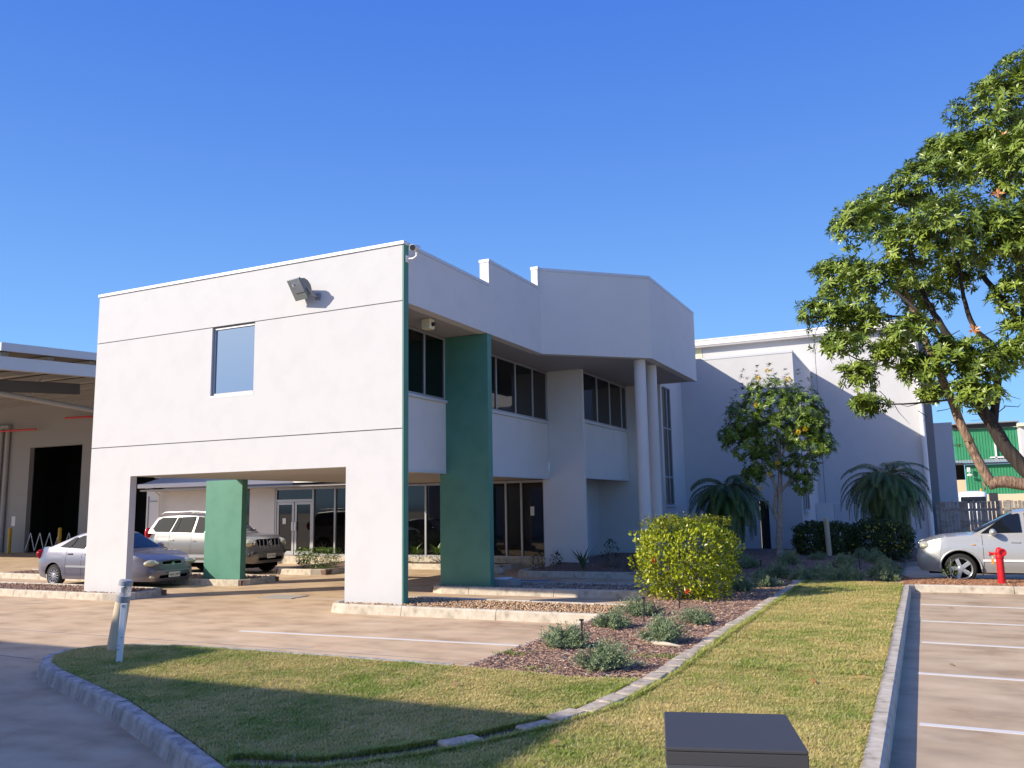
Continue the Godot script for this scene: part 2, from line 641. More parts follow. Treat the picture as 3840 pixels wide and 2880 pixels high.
func paving() -> void:
	# the concrete yard, one sheet out to the horizon
	var xs := [-400.0, -200.0, -110.0, -75.0]
	for k in range(-56, 22):
		xs.append(float(k))
	xs.append_array([40.0, 90.0, 200.0, 400.0])
	var zs := [-420.0, -220.0, -120.0, -80.0]
	for k in range(-56, 9):
		zs.append(float(k))
	zs.append_array([24.0, 60.0, 150.0, 300.0])
	var fn := FastNoiseLite.new()
	fn.seed = 9
	fn.frequency = 0.16
	var fn2 := FastNoiseLite.new()
	fn2.seed = 10
	fn2.frequency = 0.05
	var b := MB.new()
	for z in zs:
		for x in xs:
			b.v.append(Vector3(x, 0, z))
			b.n.append(Vector3.UP)
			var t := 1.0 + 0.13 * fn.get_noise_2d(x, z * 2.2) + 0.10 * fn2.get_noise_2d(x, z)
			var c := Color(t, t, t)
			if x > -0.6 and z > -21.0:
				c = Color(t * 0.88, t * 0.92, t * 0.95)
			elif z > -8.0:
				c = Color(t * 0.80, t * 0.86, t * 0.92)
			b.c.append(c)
	for r in zs.size() - 1:
		for k in xs.size() - 1:
			var i: int = r * xs.size() + k
			var j: int = i + xs.size()
			b.ix.append_array([i, i + 1, j, i + 1, j + 1, j])
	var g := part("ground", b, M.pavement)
	g.set_meta("kind", "structure")
	g.set_meta("label", "tan concrete yard with tyre stains and streaks")

	# kerbs
	var lawn_side := [Vector2(2.2, -1.2), Vector2(-1.0, -2.75), Vector2(-3.6, -4.02), Vector2(-5.45, -5.0), Vector2(-7.05, -5.79), Vector2(-8.22, -6.26), Vector2(-9.15, -6.63), Vector2(-9.75, -6.92), Vector2(-10.2, -7.28), Vector2(-10.42, -7.75), Vector2(-10.32, -8.2), Vector2(-9.95, -8.5), Vector2(-9.4, -8.66), Vector2(-8.5, -8.72), Vector2(-4.98, -8.74)]
	tag(kerb_run(lawn_side, 0.15, 0.17, 0.035, "kerb_stained", 1.7), "stained dark kerb curving round the lawn at the lower left")
	tag(kerb_run([Vector2(-4.97, -8.76), Vector2(-4.97, -13.1)], 0.115, 0.12, 0.008, "kerb_concrete", 3.0), "thin pale kerb between the driveway and the mulch bed")
	tag(kerb_run([Vector2(-4.83, -13.18), Vector2(-9.9, -13.1), Vector2(-10.25, -13.2), Vector2(-10.44, -13.5), Vector2(-10.44, -14.3), Vector2(-10.25, -14.62), Vector2(-9.9, -14.76), Vector2(-4.9, -14.82)], 0.165, 0.15, 0.03, "kerb_concrete"), "kerb round the gravel island below the right pier")
	tag(kerb_run([Vector2(-5.2, -16.92), Vector2(-9.95, -16.78), Vector2(-10.25, -16.9), Vector2(-10.42, -17.2), Vector2(-10.4, -18.1), Vector2(-10.2, -18.45), Vector2(-9.8, -18.58), Vector2(-5.4, -18.62)], 0.16, 0.15, 0.03, "kerb_concrete"), "kerb round the gravel island below the dark green fin")
	tag(kerb_run([Vector2(-4.6, -21.55), Vector2(-9.9, -21.38), Vector2(-10.3, -21.5), Vector2(-10.42, -21.8), Vector2(-10.5, -24.2)], 0.16, 0.14, 0.03, "kerb_concrete"), "shaded kerb of the planter below the angled canopy")
	tag(kerb_run([Vector2(-16.05, -24.35), Vector2(-16.05, -20.95), Vector2(-16.17, -20.55), Vector2(-16.55, -20.33), Vector2(-17.65, -20.33), Vector2(-18.0, -20.5), Vector2(-18.12, -20.9), Vector2(-18.12, -24.3)], 0.17, 0.15, 0.03, "kerb_concrete"), "kerb of the small hedge planter ahead of the four-wheel drive")
	tag(kerb_run([Vector2(-11.5, -24.35), Vector2(-11.5, -23.6), Vector2(-11.75, -23.25), Vector2(-12.2, -23.15), Vector2(-15.3, -23.15), Vector2(-15.6, -23.3), Vector2(-15.75, -23.7), Vector2(-15.75, -24.35)], 0.17, 0.15, 0.03, "kerb_concrete"), "sunlit kerb of the planter seen between the pier and the fin")
	tag(kerb_rev([Vector2(-26.5, -13.32), Vector2(-16.6, -13.25), Vector2(-16.2, -13.38), Vector2(-16.03, -13.7), Vector2(-16.03, -14.3), Vector2(-16.2, -14.62), Vector2(-16.6, -14.8), Vector2(-26.5, -14.85)], 0.16), "kerb round the gravel island below the left pier")
	tag(kerb_rev([Vector2(-26.5, -16.95), Vector2(-16.6, -16.85), Vector2(-16.15, -16.95), Vector2(-15.98, -17.25), Vector2(-15.98, -18.1), Vector2(-16.15, -18.45), Vector2(-16.6, -18.58), Vector2(-26.5, -18.6)], 0.16), "kerb round the island below the sunlit green fin")
	tag(kerb_run([Vector2(7.5, -20.1), Vector2(-0.30, -19.9), Vector2(-0.37, -19.82), Vector2(-0.37, -1.0)], 0.15, 0.16, 0.012, "kerb_concrete", 2.6), "pale kerb between the lawn and the marked parking bays")
	# painted lines
	var lines := [[-0.19, -17.63, 4.9, -17.2, 0.09], [-0.18, -15.27, 4.9, -15.0, 0.09], [-0.17, -13.03, 4.9, -12.7, 0.09], [-0.2, -10.73, 4.9, -10.55, 0.09], [-0.18, -8.36, 4.9, -8.25, 0.09]]
	var ln := ["farthest", "second farthest", "middle", "second nearest", "nearest"]
	for k in 5:
		var q: Array = lines[k]
		var s := painted(q, "line_paint")
		s.name = numbered("bay_line", self)
		tag(s, "white bay line, %s of the five across the parking bays" % ln[k], "", "", "structure")
	tag(painted([-10.13, -10.70, -5.0, -10.93, 0.085], "line_paint"), "white line across the sunlit driveway before the building", "", "", "structure").name = numbered("drive_line", self)
	for k in 5:
		tag(painted([-9.3 + 0.28 * k, -8.96 - 0.16 * k, -9.02 + 0.28 * k, -9.13 - 0.16 * k, 0.05], "old_line_paint"), "worn dash of an old white line beside the lawn", "", "worn dashes of an old line", "structure").name = numbered("worn_line", self)
	tag(painted([-13.0, -14.98, -9.2, -15.3, 0.08], "old_line_paint"), "faint worn line in the shade of the carport", "", "", "structure").name = numbered("worn_line", self)
	# a pit cover in the yard
	var pit := thing("pit_cover", Vector3(-13.05, 0, -15.12), "pale square pit cover set into the driveway beyond the carport opening", "pit cover")
	var pb := MB.new()
	pb.obox(Transform3D(Basis(Vector3.UP, 0.06), Vector3(-13.05, 0.003, -15.12)), Vector3(0.92, 0.012, 0.66))
	part("frame", pb, M.joint, pit)
	pb = MB.new()
	pb.obox(Transform3D(Basis(Vector3.UP, 0.06), Vector3(-13.05, 0.008, -15.12)), Vector3(0.86, 0.014, 0.6))
	part("lid", pb, M.cover_concrete, pit)
	# the blue patch of a marked bay, in the shade
	pb = MB.new()
	pb.slab(PackedVector2Array([Vector2(-9.75, -19.45), Vector2(-8.75, -19.5), Vector2(-8.85, -20.45), Vector2(-9.85, -20.4)]), 0.001, 0.004)
	tag(part("bay_patch", pb, M.blue_paint), "blue painted patch on the shaded pavement right of the green fin", "", "", "structure")
	# sawn joints of the slab
	for q in [[-22.0, -9.45, -4.98, -9.6], [-16.0, -8.0, -10.9, -7.7], [-15.0, -19.6, -11.0, -19.6]]:
		tag(painted([q[0], q[1], q[2], q[3], 0.012], "joint"), "dark sawn joint in the concrete yard", "", "sawn joints in the yard", "structure").name = numbered("slab_joint", self)
	# island fills
	var isl := ground_node("gravel_bed", Vector3(-7.5, 0, -13.9))
	fill("bed_base", [Vector2(-10.3, -13.3), Vector2(-4.85, -13.32), Vector2(-4.85, -14.7), Vector2(-10.3, -14.6)], 0.0, 0.13, "mulch", isl)
	isl = ground_node("gravel_bed", Vector3(-7.5, 0, -17.7))
	fill("bed_base", [Vector2(-10.3, -16.95), Vector2(-5.2, -17.05), Vector2(-5.2, -18.5), Vector2(-10.3, -18.45)], 0.0, 0.125, "mulch", isl)
	isl = ground_node("gravel_bed", Vector3(-21, 0, -14.0))
	fill("bed_base", [Vector2(-26.5, -13.4), Vector2(-16.15, -13.4), Vector2(-16.15, -14.65), Vector2(-26.5, -14.7)], 0.0, 0.125, "mulch", isl)
	isl = ground_node("gravel_bed", Vector3(-21, 0, -17.7))
	fill("bed_base", [Vector2(-26.5, -17.05), Vector2(-16.1, -17.0), Vector2(-16.1, -18.45), Vector2(-26.5, -18.5)], 0.0, 0.125, "mulch", isl)


func kerb_rev(pts: Array, h: float) -> Node3D:
	var r := pts.duplicate()
	r.reverse()
	return kerb_run(r, h, 0.15, 0.03, "kerb_concrete", 1.6)


# a painted stripe from (x, z) to (x, z), a thin sheet on the ground
func painted(q: Array, mt: String) -> MeshInstance3D:
	var a := Vector2(q[0], q[1])
	var e := Vector2(q[2], q[3])
	var d := (e - a).normalized()
	var s: Vector2 = Vector2(-d.y, d.x) * q[4] * 0.5
	var b := MB.new()
	b.slab(PackedVector2Array([a - s, e - s, e + s, a + s]), 0.0005, 0.004)
	return part("stripe", b, M[mt])


func bx(called: String, lo: Vector3, hi: Vector3, mt: String, parent: Node, bev := 0.0) -> MeshInstance3D:
	var b := MB.new()
	var l := lo.min(hi)
	var h := lo.max(hi)
	if bev > 0.0:
		b.cbox(l, h, bev)
	else:
		b.box(l, h)
	return part(called, b, M[mt], parent)


func front_poly(called: String, poly: Array, z: float, d: float, mt: String, parent: Node) -> MeshInstance3D:
	var b := MB.new()
	b.extrude(PackedVector2Array(poly), Transform3D(Basis.IDENTITY, Vector3(0, 0, z)), d)
	return part(called, b, M[mt], parent)


# a window in a wall facing +x (side = true) or +z, with its frame, mullions and one pane between each two of them
func window(a: float, e: float, y0: float, y1: float, at: float, mull: Array, side: bool, parent: Node, glass := "glass_dark", fw := 0.055, trans := [], sill := true) -> MeshInstance3D:
	var b := MB.new()
	var lo := minf(a, e)
	var hi := maxf(a, e)
	var bars := [[lo, lo + fw, y0, y1], [hi - fw, hi, y0, y1], [lo + fw, hi - fw, y0, y0 + fw], [lo + fw, hi - fw, y1 - fw, y1]]
	for m in mull:
		bars.append([m - fw * 0.5, m + fw * 0.5, y0 + fw, y1 - fw])
	for q in bars:
		if side:
			b.cbox(Vector3(at - 0.09, q[2], q[0]), Vector3(at - 0.02, q[3], q[1]), 0.006)
		else:
			b.cbox(Vector3(q[0], q[2], at - 0.09), Vector3(q[1], q[3], at - 0.02), 0.006)
	var f := part("window", b, M.aluminium, parent)
	for t in trans:
		var tb := MB.new()
		if side:
			tb.box(Vector3(at - 0.085, t - 0.03, lo + fw), Vector3(at - 0.022, t + 0.03, hi - fw))
		else:
			tb.box(Vector3(lo + fw, t - 0.03, at - 0.085), Vector3(hi - fw, t + 0.03, at - 0.022))
		part("transom", tb, M.aluminium, f)
	var cuts := [lo + fw] + mull.duplicate() + [hi - fw]
	cuts.sort()
	var ycuts := [y0 + fw * 0.6] + trans.duplicate() + [y1 - fw * 0.6]
	ycuts.sort()
	for k in cuts.size() - 1:
		for r in ycuts.size() - 1:
			var pb := MB.new()
			if side:
				pb.box(Vector3(at - 0.062, ycuts[r], cuts[k] + 0.004), Vector3(at - 0.052, ycuts[r + 1], cuts[k + 1] - 0.004))
			else:
				pb.box(Vector3(cuts[k] + 0.004, ycuts[r], at - 0.062), Vector3(cuts[k + 1] - 0.004, ycuts[r + 1], at - 0.052))
			part("pane", pb, M[glass], f)
	if sill:
		var sb := MB.new()
		if side:
			sb.cbox(Vector3(at - 0.1, y0 - 0.07, lo - 0.01), Vector3(at + 0.035, y0 - 0.002, hi + 0.01), 0.008)
		else:
			sb.cbox(Vector3(lo - 0.01, y0 - 0.06, at - 0.1), Vector3(hi + 0.01, y0 - 0.002, at + 0.035), 0.008)
		part("sill", sb, M.capping, f)
	return f


func office() -> void:
	var o := thing("office_building", Vector3(-13.2, 0, -13.6), "two-storey pale grey office building with green fins, carport openings and angled upper canopy", "building")
	var zf := -13.57
	var zb := -13.745
	var xl := -17.6
	var xr := -8.895
	# the sunlit front: three precast panels with open joints between them
	front_poly("wall_panel", [Vector2(xl, 5.966), Vector2(xr, 5.966), Vector2(xr, 7.095), Vector2(xl, 7.095)], zf, 0.175, "wall_paint", o)
	front_poly("wall_panel", [Vector2(xl, 3.452), Vector2(xr, 3.452), Vector2(xr, 5.946), Vector2(-12.655, 5.946), Vector2(-12.655, 4.42), Vector2(-13.885, 4.42), Vector2(-13.885, 5.946), Vector2(xl, 5.946)], zf, 0.175, "wall_paint", o)
	front_poly("wall_panel", [Vector2(xl, 0.1), Vector2(-16.25, 0.1), Vector2(-16.25, 2.75), Vector2(-10.21, 2.75), Vector2(-10.21, 0.1), Vector2(xr, 0.1), Vector2(xr, 3.432), Vector2(xl, 3.432)], zf, 0.175, "wall_paint", o)
	for y in [5.946, 3.432]:
		bx("joint_seal", Vector3(xl + 0.005, y, zf - 0.03), Vector3(xr - 0.003, y + 0.02, zb + 0.01), "joint", o)
	bx("coping", Vector3(xl - 0.03, 7.098, zf + 0.028), Vector3(-8.845, 7.172, zb - 0.05), "capping", o, 0.008)
	# the green edge of the front wall
	bx("green_edge", Vector3(xr + 0.002, 0.1, zf - 0.004), Vector3(-8.868, 7.094, zb), "green_paint", o)
	var w := window(-13.88, -12.66, 4.425, 5.944, zf - 0.03, [], false, o, "glass_blue", 0.05)
	w.set_meta("label", "single square window of the sunlit front, mirroring the blue sky")
	# room behind it
	bx("room", Vector3(-14.5, 4.0, zb - 0.02), Vector3(-12.0, 6.2, zb - 0.2), "interior", o)
	# upper floor body
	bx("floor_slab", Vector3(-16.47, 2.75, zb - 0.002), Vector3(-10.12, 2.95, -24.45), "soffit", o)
	bx("roof_slab", Vector3(-17.35, 6.65, zb - 0.002), Vector3(-9.15, 6.8, -27.6), "grey_paint", o)
	bx("west_wall", Vector3(-16.47, 2.952, zb - 0.004), Vector3(-16.3, 6.648, -24.45), "grey_paint", o)
	bx("west_fascia", Vector3(-17.6, 5.94, zb - 0.004), Vector3(-17.36, 7.09, -24.6), "grey_paint", o)
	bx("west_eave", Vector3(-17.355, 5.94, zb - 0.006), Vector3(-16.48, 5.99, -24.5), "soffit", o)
	bx("rear_wall", Vector3(-28.0, 3.3, -24.75), Vector3(-10.3, 6.6, -24.55), "grey_paint", o)
	# spandrels below the window bands of the side facing the drive
	bx("spandrel", Vector3(-10.12, 2.742, zb - 0.003), Vector3(-10.0, 4.352, -17.118), "grey_paint", o)
	bx("spandrel", Vector3(-10.12, 2.742, -17.322), Vector3(-10.0, 4.352, -23.198), "grey_paint", o)
	bx("drip_edge", Vector3(-10.02, 2.70, zb - 0.01), Vector3(-9.99, 2.741, -17.11), "capping", o)
	bx("drip_edge", Vector3(-10.02, 2.70, -17.33), Vector3(-9.99, 2.741, -23.19), "capping", o)
	window(-13.76, -17.115, 4.425, 5.93, -9.98, [-15.05, -16.19], true, o)
	window(-17.33, -23.19, 4.425, 5.93, -9.98, [-18.6, -19.81, -20.99, -22.15], true, o)
	bx("room", Vector3(-10.9, 4.2, -13.9), Vector3(-10.7, 6.4, -23.1), "interior", o)
	for q in [-15.6, -16.7, -19.3, -20.4]:
		bx("blind", Vector3(-10.5, 4.5 + 0.11 * fmod(absf(q), 1.0), q - 0.25), Vector3(-10.45, 4.75, q + 0.3), "blind", o)
	# green fins
	var fin := bx("green_fin", Vector3(-10.17, 0.1, -17.12), Vector3(-8.87, 5.936, -17.32), "green_paint", o, 0.006)
	fin.set_meta("label", "tall dark green fin standing in the shade below the eave")
	fin = bx("green_fin", Vector3(-17.55, 0.1, -17.12), Vector3(-16.25, 2.748, -17.32), "green_paint", o, 0.006)
	fin.set_meta("label", "sunlit green fin seen through the carport opening between the two cars")
	# eave, fascia with two steps, and the angled canopy
	var eave := [Vector2(-10.1, zb - 0.01), Vector2(-8.9, zb - 0.01), Vector2(-8.9, -20.26), Vector2(-6.53, -22.55), Vector2(-6.53, -27.68), Vector2(-10.1, -27.68)]
	var b := MB.new()
	b.slab(PackedVector2Array(eave), 5.945, 6.0)
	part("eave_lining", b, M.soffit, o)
	bx("fascia", Vector3(-9.11, 5.94, zb - 0.003), Vector3(-8.87, 7.085, -17.238), "grey_paint", o)
	bx("fascia_cap", Vector3(-9.13, 7.087, zb - 0.055), Vector3(-8.855, 7.165, -17.232), "capping", o, 0.006)
	bx("fascia", Vector3(-9.11, 5.94, -17.24), Vector3(-8.87, 7.685, -20.098), "grey_paint", o)
	bx("fascia_cap", Vector3(-9.13, 7.687, -17.225), Vector3(-8.855, 7.765, -20.1), "capping", o, 0.006)
	var ring := [Vector2(-8.87, -20.1), Vector2(-8.87, -20.27), Vector2(-6.5, -22.53), Vector2(-6.5, -27.7), Vector2(-6.74, -27.7), Vector2(-6.74, -22.63), Vector2(-9.06, -20.42), Vector2(-9.06, -20.1)]
	b = MB.new()
	b.slab(PackedVector2Array(ring), 5.94, 8.225)
	part("canopy_fascia", b, M.grey_paint, o)
	ring = [Vector2(-8.857, -20.088), Vector2(-8.857, -20.265), Vector2(-6.488, -22.524), Vector2(-6.488, -27.712), Vector2(-6.752, -27.712), Vector2(-6.752, -22.636), Vector2(-9.072, -20.425), Vector2(-9.072, -20.088)]
	b = MB.new()
	b.slab(PackedVector2Array(ring), 8.227, 8.305)
	part("fascia_cap", b, M.capping, o)
	bx("canopy_back", Vector3(-9.0, 5.94, -27.7), Vector3(-6.745, 8.2, -27.6), "grey_paint", o)
	bx("canopy_roof", Vector3(-9.05, 7.5, -22.7), Vector3(-6.745, 7.56, -27.58), "grey_paint", o)
	# pier, third band and the walls below the canopy
	bx("pier", Vector3(-10.2, 0.1, -23.2), Vector3(-8.87, 2.74, -23.32), "grey_paint", o)
	bx("pier", Vector3(-9.996, 2.74, -23.2), Vector3(-8.87, 5.943, -23.32), "grey_paint", o)
	window(-23.33, -27.64, 4.425, 5.93, -8.93, [-24.72, -25.92, -27.1], true, o)
	bx("spandrel", Vector3(-9.07, 2.742, -23.325), Vector3(-8.95, 4.352, -27.64), "grey_paint", o)
	bx("drip_edge", Vector3(-8.97, 2.70, -23.33), Vector3(-8.94, 2.741, -27.63), "capping", o)
	bx("room", Vector3(-9.6, 4.2, -23.5), Vector3(-9.5, 6.4, -27.6), "interior", o)
	for q in [-24.4, -25.3]:
		bx("blind", Vector3(-9.35, 4.45, q - 0.3), Vector3(-9.3, 5.2, q + 0.05), "blind", o)
	bx("recess_wall", Vector3(-10.25, 0.1, -23.325), Vector3(-10.05, 2.9, -27.75), "grey_paint", o)
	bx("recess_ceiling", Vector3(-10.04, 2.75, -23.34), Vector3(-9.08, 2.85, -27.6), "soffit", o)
	bx("return_wall", Vector3(-10.3, 0.1, -27.65), Vector3(-7.752, 5.943, -27.78), "grey_paint", o)
	# tall corner window and the wall it stands in
	front_side(o, [Vector2(-27.785, 0.1), Vector2(-30.62, 0.1), Vector2(-30.62, 7.75), Vector2(-27.785, 7.75)], [-28.92, -27.82, 1.86, 5.93], -7.75)
	window(-27.82, -28.92, 1.86, 5.93, -7.73, [-28.42], true, o, "glass_dark", 0.05, [2.82, 4.48])
	bx("room", Vector3(-8.3, 1.2, -27.8), Vector3(-8.2, 6.2, -29.5), "interior", o)
	# two round columns
	for z in [-22.69, -23.78]:
		b = MB.new()
		b.lathe([Vector2(0.165, 0.05), Vector2(0.165, 3.55), Vector2(0.161, 3.555), Vector2(0.165, 3.56), Vector2(0.165, 5.94)], 28, Transform3D(Basis.IDENTITY, Vector3(-6.92, 0, z)))
		part("column", b, M.grey_paint, o)
	# ground floor glass at the back of the carport
	bx("plinth", Vector3(-27.6, 0.0, -24.62), Vector3(-10.7, 0.29, -24.46), "kerb_concrete", o)
	var cuts := [-10.75, -11.55, -12.1, -13.55, -15.12, -16.7, -18.0, -18.9]
	b = MB.new()
	for x in cuts + [-19.88, -21.6]:
		b.cbox(Vector3(x - 0.035, 0.29, -24.6), Vector3(x + 0.035, 2.72, -24.49), 0.005)
	b.box(Vector3(-21.6, 2.66, -24.59), Vector3(-10.7, 2.735, -24.5))
	b.box(Vector3(-19.88, 0.28, -24.59), Vector3(-10.7, 0.36, -24.5))
	b.box(Vector3(-21.56, 2.22, -24.59), Vector3(-19.92, 2.31, -24.5))
	part("shopfront_frame", b, M.aluminium, o)
	for k in cuts.size() - 1:
		bx("pane", Vector3(cuts[k] - 0.036, 0.36, -24.555), Vector3(cuts[k + 1] + 0.036, 2.66, -24.545), "glass_dark", o)
	bx("pane", Vector3(-18.936, 0.36, -24.555), Vector3(-19.844, 2.66, -24.545), "glass_dark", o)
	bx("pane", Vector3(-19.92, 2.31, -24.555), Vector3(-21.56, 2.66, -24.545), "glass_dark", o)
	for d in [[-21.56, -20.76], [-20.72, -19.92]]:
		b = MB.new()
		b.box(Vector3(d[0], 0.31, -24.585), Vector3(d[0] + 0.09, 2.21, -24.515))
		b.box(Vector3(d[1] - 0.09, 0.31, -24.585), Vector3(d[1], 2.21, -24.515))
		b.box(Vector3(d[0] + 0.09, 2.12, -24.585), Vector3(d[1] - 0.09, 2.21, -24.515))
		b.box(Vector3(d[0] + 0.09, 0.31, -24.585), Vector3(d[1] - 0.09, 0.45, -24.515))
		var dr := part("door", b, M.aluminium, o)
		bx("pane", Vector3(d[0] + 0.09, 0.45, -24.555), Vector3(d[1] - 0.09, 2.12, -24.545), "glass_dark", dr)
		var hx: float = -20.80 if d[0] < -21.0 else -20.68
		bx("handle", Vector3(hx - 0.05, 1.18, -24.51), Vector3(hx + 0.05, 1.5, -24.47), "capping", dr, 0.01)
	bx("notice", Vector3(-21.3, 1.42, -24.541), Vector3(-21.15, 1.63, -24.535), "paper", o)
	bx("notice", Vector3(-11.25, 1.62, -24.541), Vector3(-11.12, 1.9, -24.535), "paper", o)
	bx("shop_room", Vector3(-21.6, 0.2, -25.6), Vector3(-10.7, 3.0, -25.4), "interior", o)
	bx("wall_panel", Vector3(-22.85, 0.0, -24.62), Vector3(-21.64, 2.74, -24.47), "grey_paint", o)
	bx("pane", Vector3(-24.2, 0.9, -24.555), Vector3(-22.86, 2.74, -24.545), "glass_dark", o)
	bx("wall_panel", Vector3(-27.6, 0.0, -24.62), Vector3(-24.2, 2.74, -24.47), "grey_paint", o)
	# awning over the ground floor
	var aw := Node3D.new()
	aw.name = "awning"
	o.add_child(aw)
	aw.position = Vector3(-21.5, 2.8, -24.0) - wpos[o]
	wpos[aw] = Vector3(-21.5, 2.8, -24.0)
	b = MB.new()
	b.cbox(Vector3(-27.5, 2.86, -23.42), Vector3(-16.55, 3.02, -23.3), 0.012)
	part("gutter", b, M.white_metal, aw)
	b = MB.new()
	b.cbox(Vector3(-27.5, 2.74, -24.45), Vector3(-16.55, 2.80, -23.43), 0.004)
	part("lining", b, M.soffit, aw)
	b = MB.new()
	var nrib := 54
	for k in nrib:
		var x0 := -27.5 + 10.95 * k / nrib
		var x1 := -27.5 + 10.95 * (k + 1) / nrib
		var xm := x0 + (x1 - x0) * 0.72
		b.quad(Vector3(x0, 3.0, -23.4), Vector3(xm, 3.0, -23.4), Vector3(xm, 3.32, -24.54), Vector3(x0, 3.32, -24.54))
		b.quad(Vector3(xm, 3.0, -23.4), Vector3(xm + 0.02, 3.03, -23.4), Vector3(xm + 0.02, 3.35, -24.54), Vector3(xm, 3.32, -24.54))
		b.quad(Vector3(xm + 0.02, 3.03, -23.4), Vector3(x1 - 0.02, 3.03, -23.4), Vector3(x1 - 0.02, 3.35, -24.54), Vector3(xm + 0.02, 3.35, -24.54))
		b.quad(Vector3(x1 - 0.02, 3.03, -23.4), Vector3(x1, 3.0, -23.4), Vector3(x1, 3.32, -24.54), Vector3(x1 - 0.02, 3.35, -24.54))
	part("roof_sheet", b, M.roof_sheet, aw)
	b = MB.new()
	b.tube([Vector3(-27.42, 0.1, -24.3), Vector3(-27.42, 2.6, -24.3), Vector3(-27.3, 2.78, -23.9), Vector3(-27.2, 2.88, -23.45)], [0.045, 0.045, 0.045, 0.045], 10)
	part("downpipe", b, M.white_metal, aw)


# a wall facing +x with an opening: outline as (z, y), hole as z0, z1, y0, y1
func front_side(o: Node, outline: Array, hole: Array, x: float) -> void:
	var z0: float = outline[0].x
	var z1: float = outline[1].x
	var y0: float = outline[0].y
	var y1: float = outline[2].y
	bx("wall_panel", Vector3(x - 0.12, y0, z0), Vector3(x, hole[2], z1), "grey_paint", o)
	bx("wall_panel", Vector3(x - 0.12, hole[3], z0), Vector3(x, y1, z1), "grey_paint", o)
	bx("wall_panel", Vector3(x - 0.12, hole[2], z0), Vector3(x, hole[3], hole[1]), "grey_paint", o)
	bx("wall_panel", Vector3(x - 0.12, hole[2], hole[0]), Vector3(x, hole[3], z1), "grey_paint", o)


func rear_blocks() -> void:
	# the lower block behind the canopy
	var o := thing("annex_building", Vector3(-5.7, 0, -30.5), "lower pale block between the canopy and the warehouse, half in diagonal shadow", "building")
	front_poly("wall_panel", [Vector2(-7.85, 0.0), Vector2(-5.2, 0.0), Vector2(-5.2, 1.95), Vector2(-4.86, 1.95), Vector2(-4.86, 0.0), Vector2(-3.75, 0.0), Vector2(-3.75, 7.1), Vector2(-7.85, 7.1)], -30.5, 0.2, "wall_paint", o)
	bx("wall_panel", Vector3(-3.95, 0.0, -30.703), Vector3(-3.752, 7.1, -35.88), "wall_paint", o)
	bx("capping", Vector3(-7.74, 7.102, -30.485), Vector3(-3.735, 7.185, -30.72), "capping", o, 0.006)
	bx("capping", Vector3(-3.965, 7.102, -30.722), Vector3(-3.735, 7.185, -35.88), "capping", o, 0.006)
	bx("roof", Vector3(-7.74, 6.6, -30.71), Vector3(-3.96, 6.68, -35.8), "grey_paint", o)
	bx("doorway", Vector3(-5.2, 0.0, -30.95), Vector3(-4.86, 1.95, -30.75), "interior", o)
	window(-30.9, -32.2, 1.6, 3.3, -3.66, [-31.5], true, o, "glass_opaque")
	# the warehouse behind
	var h := thing("warehouse", Vector3(-5, 0, -36), "large pale warehouse at the back with a white gutter and downpipe", "building")
	var joints := [-13.0, -8.12, -3.52, 0.30]
	for k in 3:
		var mt := "cream_paint" if k == 0 else "wall_paint"
		bx("wall_panel", Vector3(joints[k] + (0.01 if k else 0.0), 0.0, -35.9), Vector3(joints[k + 1] - 0.01, 8.55, -36.1), mt, h)
	for k in [1, 2]:
		bx("joint_seal", Vector3(joints[k] - 0.012, 0.0, -35.93), Vector3(joints[k] + 0.012, 8.55, -36.05), "joint", h)
	bx("side_wall", Vector3(0.10, 0.0, -36.105), Vector3(0.295, 8.5, -39.0), "grey_paint", h)
	bx("gutter", Vector3(-13.0, 8.62, -35.6), Vector3(0.36, 8.82, -35.85), "white_metal", h, 0.02)
	bx("roof_edge", Vector3(-13.0, 8.84, -35.62), Vector3(0.40, 8.90, -39.0), "white_metal", h)
	bx("eave", Vector3(-13.0, 8.55, -35.62), Vector3(0.33, 8.61, -36.2), "soffit", h)
	var b := MB.new()
	b.tube([Vector3(0.20, 0.1, -35.78), Vector3(0.20, 8.63, -35.78)], [0.09, 0.09], 14)
	part("downpipe", b, M.white_metal, h)
	bx("plaster_panel", Vector3(-2.55, 0.05, -35.86), Vector3(-1.7, 1.85, -35.9), "wall_paint", h)
	# the lower wing beyond its corner
	var wing := thing("rear_wing", Vector3(0.9, 0, -40), "plain lower wall panel right of the warehouse downpipe, lit above a slanting shadow", "building")
	bx("wall_panel", Vector3(0.42, 0.0, -40.0), Vector3(1.32, 5.06, -40.2), "wall_paint", wing)
	bx("side_wall", Vector3(1.12, 0.0, -40.205), Vector3(1.318, 5.05, -42.5), "grey_paint", wing)
	bx("recess", Vector3(0.2, 0.0, -38.0), Vector3(0.6, 8.3, -38.2), "joint", wing)
	bx("capping", Vector3(0.40, 5.062, -39.985), Vector3(1.335, 5.12, -40.22), "capping", wing)
	# a low screen wall beside the annex
	var sc := thing("screen_wall", Vector3(-3.0, 0, -34.6), "low blue grey screen wall behind the dark hedge", "wall")
	bx("panel", Vector3(-3.74, 0.0, -34.5), Vector3(-3.1, 1.79, -34.62), "grey_paint", sc)
	bx("panel", Vector3(-3.09, 0.0, -34.5), Vector3(-2.5, 1.80, -34.62), "wall_paint", sc)
	bx("capping", Vector3(-3.745, 1.802, -34.49), Vector3(-2.49, 1.84, -34.63), "capping", sc)


